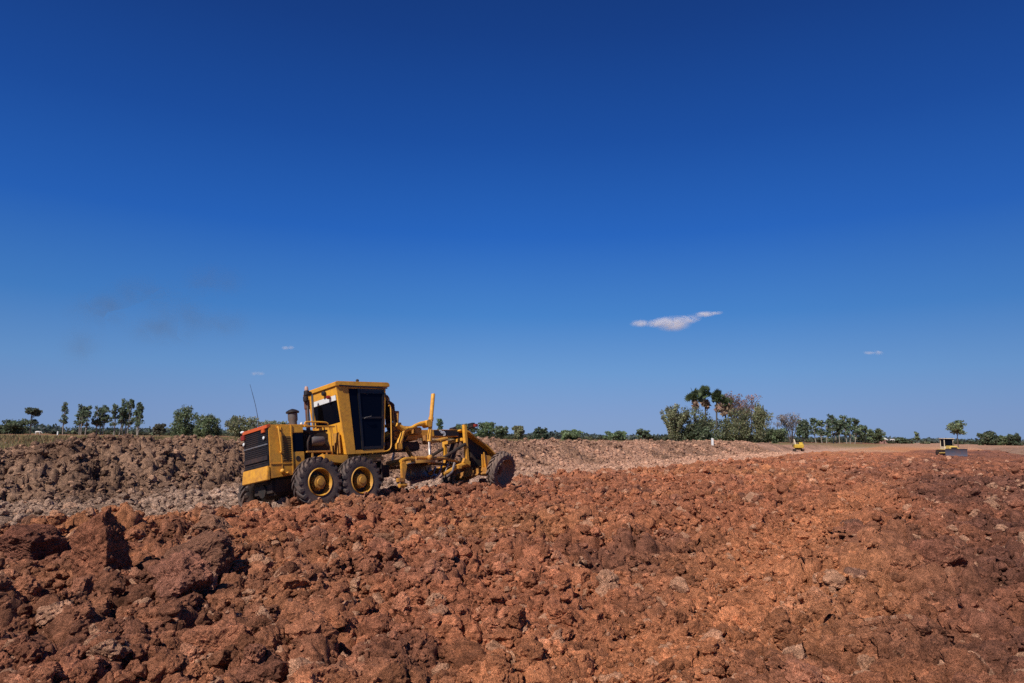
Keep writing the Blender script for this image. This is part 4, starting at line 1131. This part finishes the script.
# sugar palms
def palm(px, ytop, d, label, lean=0):
    yh = horizon(px); H = CAMZ + (yh - ytop) / 700 * d - .93
    o = empty('sugar_palm', ((px - 512) / 700 * d, d, .93), (0, 0, rng.uniform(0, 6.28))); tag(o, label, 'palm', 'sugar palms in the grove')
    rc = 2.3; hc = H - rc
    q = MB(); q.tube(spline([(0, 0, -.3), (lean * .3, 0, hc * .5), (lean, 0, hc)], 5), [.30] + [.22] * 8 + [.18] * 2, 8); q.build('trunk', M_palm, o)
    def fans(n, cone, col, rlen_, nm, fold=1.0):
        V_, F_, C_ = [], [], []; b_ = 0
        for i in range(n):
            rlen = rlen_ * rng.uniform(.5, 1.2)
            th = rng.uniform(0, 6.28); ph = rng.uniform(*cone)
            dr_ = Vector((math.cos(th) * math.cos(ph), math.sin(th) * math.cos(ph), math.sin(ph)))
            sd_ = dr_.orthogonal().normalized(); sd_.rotate(Matrix.Rotation(rng.uniform(0, 3.1), 3, dr_)); c0 = Vector((lean, 0, hc)) + dr_ * rlen * .55
            rl = rlen * rng.uniform(.7, 1.12); c = np.array(col) * rng.uniform(.6, 1.4); N_ = 9
            pts = [Vector((lean, 0, hc)) + dr_ * .1, c0]
            for k in range(N_ * 2 + 1):
                a = R(-105 + 210 * k / (N_ * 2)); r_ = rl * .55 * (1.0 if k % 2 else .62) * fold
                pts.append(c0 + dr_ * math.cos(a) * r_ + sd_ * math.sin(a) * r_ + dr_.cross(sd_) * (.08 * (k % 2)))
            V_ += [tuple(p) for p in pts]; C_ += [c] * len(pts)
            for k in range(N_ * 2): F_.append((b_ + 1, b_ + 2 + k, b_ + 3 + k))
            F_.append((b_, b_ + 1, b_ + 2 + N_)); b_ += len(pts)
        me = np_mesh(nm, np.array(V_), np.array(F_), False, np.array(C_)); link(nm, me, M_leaf, o)
    fans(24, (-.6, 1.5), (.085, .115, .055), 2.7, 'crown'); fans(16, (-.9, 1.5), (.075, .10, .05), 1.7, 'inner_crown')
    G_ = blob_pts(150, (lean, 0, hc), (1.7, 1.7, 1.6), 0.0); v, f, c = leaves(G_, .5, (.075, .10, .05)); link('crown_heart', np_mesh('crown_heart', v, f, False, c), M_leaf, o)
    v, f, c = leaves(np.concatenate([blob_pts(22, (lean + rng.uniform(-1.5, 1.5), rng.uniform(-1, 1), hc - rng.uniform(1.2, 3.4)), (.9, .9, 1.1), .1) for _ in range(4)]), 1.0, (.46, .33, .25), .45)
    link('dead_fronds', np_mesh('dead_fronds', v, f, False, c), M_leaf, o)
palm(695, 389, 205, 'left sugar palm with a round fan crown and hanging dead leaves')
palm(706, 387, 212, 'middle sugar palm, its crown touching both neighbours', .3)
palm(716, 391, 206, 'right sugar palm with long pale dead leaves under the crown', -.3)
palm(725, 396, 214, 'lowest sugar palm, half behind the reddish tree', .2)

# distant tree belt on the horizon: one mass
V_, F_, C_ = [], [], []; b_ = 0
for i in range(1150):
    th = R(rng.uniform(-44, 44)); d = rng.uniform(380, 520)
    px_ = 512 + 700 * math.tan(th)
    hgt = 1.6 + 1.9 * abs(math.sin(px_ * .031) * math.sin(px_ * .012 + 1)) + (1.0 if px_ < 330 else 0) + rng.uniform(0, 1.3)
    c = (d * math.tan(th), d, .9 + hgt * .45)
    col = np.array((.105, .135, .125)) * rng.uniform(.7, 1.3)  # bluish distance haze painted into the belt's colour
    v, f, cc = leaves(blob_pts(34, c, (rng.uniform(3, 6.5), 3, hgt * .55), .1), 1.25, col)
    V_.append(v); F_.append(f + b_); C_.append(cc); b_ += len(v)
for i in range(520):                       # nearer ragged scrub
    th = R(rng.uniform(-44, 44)); d = rng.uniform(290, 345); px_ = 512 + 700 * math.tan(th)
    k_ = fbm(np.array([px_ / 26.0]), np.array([3.0]), 7, 3)[0] + .5
    if k_ < .42: continue
    hgt = 1.0 + 5.5 * (k_ - .42) * rng.uniform(.5, 1.1)
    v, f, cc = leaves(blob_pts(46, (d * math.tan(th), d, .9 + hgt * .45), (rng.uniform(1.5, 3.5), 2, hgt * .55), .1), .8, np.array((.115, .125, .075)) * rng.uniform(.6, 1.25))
    V_.append(v); F_.append(f + b_); C_.append(cc); b_ += len(v)
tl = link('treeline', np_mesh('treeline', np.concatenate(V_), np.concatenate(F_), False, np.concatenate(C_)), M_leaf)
tag(tl, 'low hazy belt of distant trees along the whole horizon', 'trees', kind='stuff')
# dry stubble
V_, F_, C_ = [], [], []; b_ = 0
n = 26000; th = np.radians(rng.uniform(-44, 10, n)); d = np.exp(rng.uniform(math.log(26), math.log(190), n)); xs = d * np.sin(th); ys = d * np.cos(th)
k = (zones(xs, ys)[2] > 31.5); xs, ys, d = xs[k], ys[k], d[k]
zz = ground(xs, ys, False)
n = len(xs); hgt = rng.uniform(.08, .28, n) * (0.7 + d / 90); a = rng.uniform(0, 3.14, n); w_ = .03 + d * .0006
dx = np.cos(a) * w_; dy = np.sin(a) * w_
v = np.stack([np.stack([xs - dx, ys - dy, zz - .02], 1), np.stack([xs + dx, ys + dy, zz - .02], 1), np.stack([xs + dx * rng.uniform(-3, 3, n), ys + dy * 2, zz + hgt], 1)], 1).reshape(-1, 3)
col = np.array((.24, .18, .085)) * rng.uniform(.6, 1.3, (n, 1)) * (1 + rng.uniform(-.15, .15, (n, 3)))
tag(link('dry_grass', np_mesh('dry_grass', v, np.arange(n * 3).reshape(n, 3), False, np.repeat(col, 3, 0)), M_leaf), 'short dry yellow grass over the flat field beyond the bank', 'grass', kind='stuff')

# ------------------------------------------------------------------ far machines, huts, cattle
def gz(x, y): return float(macro_z(np.array([float(x)]), np.array([float(y)]))[0])
# bulldozer facing the camera
BX, BY = (945.5 - 512) / 700 * 84, 84
D = empty('bulldozer', (BX, BY, gz(BX, BY) - .02), (0, 0, R(-90 - 5))); tag(D, 'small pale yellow bulldozer with a wide grey-blue blade, facing the camera on the road', 'bulldozer')
M_byel = paint('faded_yellow', (.72, .50, .12, 1), .5, .35); M_bcab = paint('cream_paint', (.72, .60, .42, 1), .5, .3); M_blade = paint('blue_grey_steel', (.11, .13, .18, 1), .45, .5, .5)
for s_ in (-1, 1):
    q = MB(); y0, y1 = sorted((s_ * .55, s_ * .92)); pts = [(math.cos(a) * .34 + (1.0 if abs(a) < 1.6 else -1.0), math.sin(a) * .34 + .36) for a in [R(-90 + 22.5 * k) for k in range(9)]] + [(math.cos(a) * .34 - 1.0, math.sin(a) * .34 + .36) for a in [R(90 + 22.5 * k) for k in range(9)]]
    q.prism(pts, y0, y1, .01)
    for k in range(16): q.box(-1.05 + k * .135, -1.02 + k * .135, y0 - .01, y1 + .01, .69, .73, 0); q.box(-1.05 + k * .135, -1.02 + k * .135, y0 - .01, y1 + .01, -.01, .03, 0)
    q.build('track', M_drk, D)
    MB().box(-.9, .9, *sorted((s_ * .56, s_ * .95)), .74, .79, .01).build('fender', M_byel, D)
q = MB(); q.prism([(.1, .55), (1.15, .55), (1.15, 1.10), (1.0, 1.18), (.1, 1.22)], -.42, .42, .03); q.build('hood', M_byel, D)
q = MB(); q.box(1.155, 1.18, -.34, .34, .62, 1.05, .01); q.build('grille', M_blk, D); q = MB(); q.tube([(.7, .2, 1.2), (.7, .2, 1.75)], .04, 8); q.build('exhaust_pipe', M_blk, D)
q = MB()
for x_ in (-.85, .05):
    for y_ in (-.5, .5): q.tube([(x_, y_, 1.0), (x_, y_, 2.02)], .05, 6)
q.box(-.9, .1, -.55, .55, .60, 1.12, .02); q.build('cab', M_bcab, D); q = MB(); q.box(-.98, .22, -.62, .62, 2.02, 2.10, .02); q.build('roof', M_bcab, D)
q = MB(); q.box(-.82, .02, -.48, .48, 1.13, 2.0, .01); q.build('cab_window', M_gls, D)
q = MB(); b = bmesh.new(); rows = []
for e_ in (-1, 1):
    for off in (0, .05):
        rows.append([b.verts.new((1.72 - .14 * math.cos(R(-70 + 140 * k / 8)) + off * (-1) , e_ * 1.22, .46 + .46 * math.sin(R(-70 + 140 * k / 8)))) for k in range(9)])
for k in range(8):
    b.faces.new((rows[0][k], rows[0][k + 1], rows[2][k + 1], rows[2][k])); b.faces.new((rows[1][k], rows[3][k], rows[3][k + 1], rows[1][k + 1]))
    b.faces.new((rows[0][k], rows[1][k], rows[1][k + 1], rows[0][k + 1])); b.faces.new((rows[2][k], rows[2][k + 1], rows[3][k + 1], rows[3][k]))
for k in (0, 8): b.faces.new((rows[0][k], rows[2][k], rows[3][k], rows[1][k]))
q.take(b, 0); q.build('blade', M_blade, D)
q = MB()
for s_ in (-1, 1):
    q = MB(); q.tube([(1.58, s_ * .98, .4), (-.2, s_ * .99, .35)], .07, 6); q.tube([(1.0, s_ * .45, 1.0), (1.55, s_ * .6, .7)], .045, 6)
    q.build('push_arm', M_byel, D)

# small excavator seen from behind
EX, EY = (796.5 - 512) / 700 * 128, 128
D = empty('excavator', (EX, EY, gz(EX, EY) + .02), (0, 0, R(78))); D.scale = (1.05, 1.05, .92); tag(D, 'small bright yellow excavator seen from behind at the end of the pale bank', 'excavator')
M_ey = paint('bright_yellow', (.62, .42, .04, 1), .6, .3)
for s_ in (-1, 1):
    q = MB(); y0, y1 = sorted((s_ * .50, s_ * .80)); q.prism([(-.9, .12), (-.75, 0), (.75, 0), (.9, .12), (.9, .34), (.75, .46), (-.75, .46), (-.9, .34)], y0, y1, .02); q.build('track', M_drk, D)
MB().box(-.45, .45, -.5, .5, .3, .62, .03).build('chassis', M_drk, D)
q = MB(); q.prism([(-.95, .66), (-.55, .62), (.6, .62), (.6, 1.05), (-.2, 1.35), (-.85, 1.35), (-1.0, 1.2)], -.72, .72, .05); q.build('body', M_ey, D)
q = MB(); q.prism([(-.1, 1.2), (.62, 1.05), (.70, 1.5), (.6, 1.75), (.0, 1.75)], -.72, -.15, .03); cb = q.build('cab', M_ey, D)
q = MB(); q.prism([(.02, 1.36), (.58, 1.36), (.58, 1.66), (.08, 1.66)], -.73, -.14, 0); q.build('window', M_gls, cb)
q = MB(); q.tube(spline([(.55, .35, 1.0), (.95, .35, 1.7), (1.5, .35, 2.2), (2.0, .35, 2.3)], 4), [.10] * 5 + [.08] * 5 + [.07] * 3, 6); q.build('boom', M_bcab, D)
q = MB(); q.tube([(1.9, .35, 2.32), (2.3, .35, 1.3)], [.1, .07], 6); st_ = q.build('stick', M_bcab, D)
q = MB(); q.prism([(2.2, 1.3), (2.5, 1.2), (2.45, .85), (2.15, .8), (2.0, 1.05)], .15, .55, .02); q.build('bucket', M_drk, D)

# farm huts, cattle, posts
def hut(px, d, w_, h_, roofc, wallc, label):
    x = (px - 512) / 700 * d
    o = empty('farm_hut', (x, d, .93), (0, 0, R(rng.uniform(-25, 25)))); tag(o, label, 'hut', 'farm huts on the horizon')
    MB().box(-w_, w_, -w_ * .7, w_ * .7, 0, h_, .02).build('wall', paint('plaster', wallc, .9, .3), o)
    q = MB(); q.prism([(-w_ * 1.2, h_), (w_ * 1.2, h_), (w_ * .2, h_ * 1.5), (-w_ * .2, h_ * 1.5)], -w_ * .85, w_ * .85, .02); q.build('roof', paint('sheet_roof', roofc, .5, .1), o)
    q = MB(); q.box(-w_ * .15, w_ * .2, -w_ * .7 - .02, -w_ * .7 + .05, 0, h_ * .75, .01); q.build('door', M_drk, o)
    for s_ in (-1, 1): MB().box(s_ * w_ * .6 - .3, s_ * w_ * .6 + .3, -w_ * .7 - .02, -w_ * .7 + .05, h_ * .35, h_ * .75, .01).build('window', M_gls, o)
hut(880.5, 300, 1.5, 1.6, (.80, .80, .74, 1), (.40, .22, .18, 1), 'small hut with a white roof, left of the pair')
hut(891.5, 305, 2.6, 1.3, (.78, .70, .66, 1), (.42, .24, .22, 1), 'wider pinkish hut with a low pale roof, right of the pair')

def cow():
    x, y = (43.5 - 512) / 700 * 250, 250
    o = empty('cow', (x, y, .95), (0, 0, R(8))); tag(o, 'white cow grazing far off in the dry field at the left', 'cow')
    bm = bmesh.new(); P_ = {}
    def vv(n_, co): P_[n_] = bm.verts.new(co)
    for n_, co in dict(pel=(-.62, 0, 1.12), bel=(0, 0, 1.02), che=(.62, 0, 1.10), nek=(1.0, 0, 1.05), hed=(1.35, 0, .62), muz=(1.58, 0, .40),
                       tl1=(-.92, 0, 1.15), tl2=(-1.0, 0, .6)).items(): vv(n_, co)
    E_ = [('pel', 'bel'), ('bel', 'che'), ('che', 'nek'), ('nek', 'hed'), ('hed', 'muz'), ('pel', 'tl1'), ('tl1', 'tl2')]
    rad_ = dict(pel=.30, bel=.36, che=.32, nek=.18, hed=.14, muz=.08, tl1=.04, tl2=.03)
    for s_ in (-1, 1):
        t_ = 'l' if s_ > 0 else 'r'
        for n_, co, r_ in (('hk', (-.60, s_ * .20, .80), .13), ('hh', (-.78, s_ * .22, .46), .06), ('hf', (-.70, s_ * .22, .03), .05), ('fk', (.58, s_ * .18, .72), .10), ('fw', (.60, s_ * .19, .40), .055), ('ff', (.60, s_ * .19, .03), .05)):
            vv(n_ + t_, co); rad_[n_ + t_] = r_
        vv('er' + t_, (1.25, s_ * .22, .78)); rad_['er' + t_] = .03
        E_ += [('pel', 'hk' + t_), ('hk' + t_, 'hh' + t_), ('hh' + t_, 'hf' + t_), ('che', 'fk' + t_), ('fk' + t_, 'fw' + t_), ('fw' + t_, 'ff' + t_), ('hed', 'er' + t_)]
    for a, b__ in E_: bm.edges.new((P_[a], P_[b__]))
    names_ = list(P_.keys()); me = bpy.data.meshes.new('body'); bm.to_mesh(me); bm.free()
    ob = link('body', me, paint('white_hide', (.72, .68, .62, 1), .9, .1), o)
    md = ob.modifiers.new('s', 'SKIN')
    if not me.skin_vertices: 
        bpy.context.view_layer.objects.active = ob
    lay = me.skin_vertices[0].data if me.skin_vertices else None
    if lay:
        for i, n_ in enumerate(names_): lay[i].radius = (rad_[n_], rad_[n_] * .85); lay[i].use_root = n_ == 'pel'
    sm_ = ob.modifiers.new('ss', 'SUBSURF'); sm_.levels = 1; sm_.render_levels = 2
cow()
def post(px, d, h_, r_, label, z=None):
    x = (px - 512) / 700 * d; z = gz(x, d) if z is None else z
    q = MB(); q.prism([(-r_, -.2), (r_, -.2), (r_, h_ * .93), (r_ * .6, h_), (-r_ * .6, h_), (-r_, h_ * .93)], -r_, r_, .01); o = q.build('marker_post', M_wht); o.location = (x, d, z); tag(o, label, 'post')
post(711.5, 96, .85, .13, 'short white marker post on the bank crest below the palms')
post(63, 240, 1.3, .16, 'small white post in the field right of the cow', .95)

# ------------------------------------------------------------------ clouds and smoke
def cloud(name, label, px, py, wpx, hpx, d, col, dens, seed, tilt=0, cat='cloud', kind=None, puffs=None):
    el = (436.5 + .011 * (px - 512) - py); x = (px - 512) / 700 * d; z = CAMZ + el / 700 * d * 1.0
    s_ = d / 700
    q = bmesh.new()
    for (u, v_, ru, rv) in puffs:
        t = bmesh.new(); bmesh.ops.create_icosphere(t, subdivisions=3, radius=1)
        c0 = np.array([u * wpx * s_ / 2, 0, v_ * hpx * s_ / 2])
        for w_ in t.verts:
            k = 1 + .16 * math.sin(w_.co.x * 5 + seed) * math.cos(w_.co.z * 6 + u * 9)
            w_.co = Vector((w_.co.x * ru * wpx * s_ / 2 * k + c0[0], w_.co.y * ru * wpx * s_ / 2 * .6, w_.co.z * rv * hpx * s_ / 2 * k + c0[2]))
        me = bpy.data.meshes.new('t'); t.to_mesh(me); t.free(); q.from_mesh(me); bpy.data.meshes.remove(me)
    me = bpy.data.meshes.new(name); q.to_mesh(me); q.free()
    rm = None
    m = bpy.data.materials.new(name + '_vapour'); m.use_nodes = True; nt = m.node_tree; nt.nodes.clear()
    out = nt.nodes.new('ShaderNodeOutputMaterial'); pv = nt.nodes.new('ShaderNodeVolumePrincipled'); nt.links.new(pv.outputs[0], out.inputs['Volume'])
    tc = nt.nodes.new('ShaderNodeTexCoord'); mp = nt.nodes.new('ShaderNodeMapping'); mp.inputs['Scale'].default_value = ((2.2 if cat == 'cloud' else 4.5) / (hpx * s_),) * 3; mp.inputs['Location'].default_value = (seed, seed * .7, 0); nt.links.new(tc.outputs['Object'], mp.inputs[0])
    n1 = noise(nt, mp.outputs[0], 1.0, 5, .62, .4)
    # soft edge: fall-off towards the rim of the puffs
    sepx = nt.nodes.new('ShaderNodeTexCoord')
    r1 = ramp(nt, n1, [(.28, 0.0), (.55, 1.0)] if cat == 'cloud' else [(.34, 0.0), (.80, 1.0)])
    fall = None
    for (u, v_, ru, rv) in puffs:
        mm = nt.nodes.new('ShaderNodeMapping'); mm.vector_type = 'POINT'
        sc3 = (1 / (ru * wpx * s_ / 2), 1 / (ru * wpx * s_ / 2 * .6), 1 / (rv * hpx * s_ / 2))
        mm.inputs['Scale'].default_value = sc3
        mm.inputs['Location'].default_value = (-u * wpx * s_ / 2 * sc3[0], 0, -v_ * hpx * s_ / 2 * sc3[2])
        nt.links.new(tc.outputs['Object'], mm.inputs[0])
        ln = nt.nodes.new('ShaderNodeVectorMath'); ln.operation = 'LENGTH'; nt.links.new(mm.outputs[0], ln.inputs[0])
        mr = nt.nodes.new('ShaderNodeMapRange'); mr.interpolation_type = 'SMOOTHSTEP'
        for i_, v__ in ((1, 0.15), (2, 0.92), (3, 1.0), (4, 0.0)): mr.inputs[i_].default_value = (v__ if (cat == 'cloud' or i_ != 1) else -0.3)
        nt.links.new(ln.outputs['Value'], mr.inputs[0])
        if fall is None: fall = mr.outputs[0]
        else:
            mx_ = nt.nodes.new('ShaderNodeMath'); mx_.operation = 'MAXIMUM'; nt.links.new(fall, mx_.inputs[0]); nt.links.new(mr.outputs[0], mx_.inputs[1]); fall = mx_.outputs[0]
    ml = nt.nodes.new('ShaderNodeMath'); ml.operation = 'MULTIPLY'; nt.links.new(r1, ml.inputs[0]); nt.links.new(fall, ml.inputs[1])
    m2 = nt.nodes.new('ShaderNodeMath'); m2.operation = 'MULTIPLY'; nt.links.new(ml.outputs[0], m2.inputs[0]); m2.inputs[1].default_value = dens
    nt.links.new(m2.outputs[0], pv.inputs['Density']); pv.inputs['Color'].default_value = col
    pv.inputs['Anisotropy'].default_value = -0.1
    o = link(name, me, m); o.location = (x, d, z); o.rotation_euler = (0, R(tilt), 0)
    tag(o, label, cat, kind=kind)
    if kind is None: o['group'] = 'small clouds'
    return m, pv
WC = (.97, .96, 1, 1)
cloud('cloud', 'largest small white wispy cloud, right of the middle of the sky', 675, 321, 92, 22, 3000, WC, .034, 3, -3,
      puffs=[(-.72, -.05, .30, .45), (-.35, -.1, .38, .5), (.0, -.2, .50, .95), (.32, .15, .38, .55), (.70, .55, .34, .35), (.95, .62, .22, .22), (-.15, .1, .4, .5)])
cloud('cloud', 'tiny faint cloud low at the right of the sky', 876, 353, 26, 7, 3000, WC, .026, 8, 0, puffs=[(-.3, 0, .6, .7), (.4, .1, .5, .9)])
cloud('cloud', 'tiny white cloud higher above the left of the grader', 286, 348, 17, 6, 3000, WC, .04, 5, 0, puffs=[(-.2, 0, .7, .9), (.4, .1, .6, .9)])
cloud('cloud', 'tiny pale cloud just above the whip antenna', 257, 374, 18, 6, 3000, WC, .026, 12, 0, puffs=[(-.2, 0, .7, .9), (.4, .0, .6, .9)])
m_, pv_ = cloud('smoke', 'faint brownish smoke drifting in the sky at the left', 150, 318, 190, 110, 1500, (.22, .23, .22, 1), .012, 2, 0, 'smoke', 'stuff',
      puffs=[(-.55, .15, .55, .55), (-.1, .45, .6, .5), (.35, .05, .6, .55), (.7, -.05, .45, .5), (-.75, -.5, .35, .6), (.1, -.2, .6, .5), (.6, .7, .5, .5)])
# ------------------------------------------------------------------ camera, sun, sky
cd = bpy.data.cameras.new('camera'); cam = bpy.data.objects.new('camera', cd); C.objects.link(cam)
cd.sensor_width = 36; cd.lens = 700 / 1024 * 36; cd.clip_start = 0.05; cd.clip_end = 20000
PITCH = math.atan((436.5 - 341.5) / 700)
cam.matrix_world = Matrix.Translation((0, 0, CAMZ)) @ Matrix.Rotation(math.pi / 2 + PITCH, 4, 'X') @ Matrix.Rotation(R(0.63), 4, 'Z')
sc.camera = cam
SUN_EL = R(47); sd = Vector((-0.58, -0.815, 0)).normalized()
sv = Vector((sd.x * math.cos(SUN_EL), sd.y * math.cos(SUN_EL), math.sin(SUN_EL)))
ld = bpy.data.lights.new('sun', 'SUN'); ld.energy = 4.8; ld.angle = R(0.53); ld.color = (1.0, 0.955, 0.89)
sun = bpy.data.objects.new('sun', ld); C.objects.link(sun)
sun.rotation_euler = sv.to_track_quat('Z', 'Y').to_euler(); sun.location = sv * 50

w = bpy.data.worlds.new('World'); sc.world = w; w.use_nodes = True
nt = w.node_tree; bg = nt.nodes['Background']
sky = nt.nodes.new('ShaderNodeTexSky'); sky.sky_type = 'NISHITA'; sky.sun_disc = False
sky.sun_elevation = SUN_EL; sky.sun_rotation = math.atan2(sd.x, sd.y)
sky.altitude = 200; sky.dust_density = 1.0; sky.air_density = 1.0; sky.ozone_density = 2.0
# the deep polarised blue of the photograph: tint by height above the horizon
tc = nt.nodes.new('ShaderNodeTexCoord'); sp = nt.nodes.new('ShaderNodeSeparateXYZ')
nt.links.new(tc.outputs['Generated'], sp.inputs[0])
def K(c, s=10.0): return tuple(x * s for x in c[:3]) + (1,)
g = ramp(nt, sp.outputs['Z'], [(0.0, srgb(130, 158, 203)), (0.035, srgb(120, 153, 205)), (0.09, srgb(100, 149, 207)), (0.17, srgb(61, 126, 200)),
                               (0.28, srgb(26, 96, 188)), (0.40, srgb(12, 74, 160)), (0.52, srgb(7, 57, 133)), (0.62, srgb(5, 46, 112)), (1.0, srgb(4, 32, 84))])
g = mix(nt, 1.0, g, (10, 10, 10, 1), 'MULTIPLY')
nd_ = nt.nodes.new('ShaderNodeVectorMath')
# slight side to side change of the polarised band
sx = nt.nodes.new('ShaderNodeMapRange'); nt.links.new(sp.outputs['X'], sx.inputs[0])
sx.inputs[1].default_value = -0.6; sx.inputs[2].default_value = 0.65; sx.inputs[3].default_value = 0.0; sx.inputs[4].default_value = 1.0
side = ramp(nt, sx.outputs[0], [(0.0, (0.86, 0.88, 0.90, 1)), (0.45, (1.04, 1.03, 1.02, 1)), (0.75, (1, 1, 1, 1)), (1.0, (0.88, 0.88, 0.9, 1))])
g = mix(nt, 1.0, g, side, 'MULTIPLY')
nt.nodes.remove(nd_)
colr = mix(nt, 0.93, sky.outputs[0], g)
nt.links.new(colr, bg.inputs['Color']); bg.inputs['Strength'].default_value = 0.1
sc.view_settings.view_transform = 'Standard'; sc.view_settings.look = 'None'; sc.view_settings.exposure = 0; sc.view_settings.gamma = 1
sc.cycles.max_bounces = 5; sc.cycles.diffuse_bounces = 2; sc.cycles.glossy_bounces = 3; sc.cycles.transmission_bounces = 4
sc.cycles.transparent_max_bounces = 12; sc.cycles.volume_bounces = 3
sc.cycles.use_denoising = False
sc.cycles.use_adaptive_sampling = True; sc.cycles.adaptive_threshold = 0.008
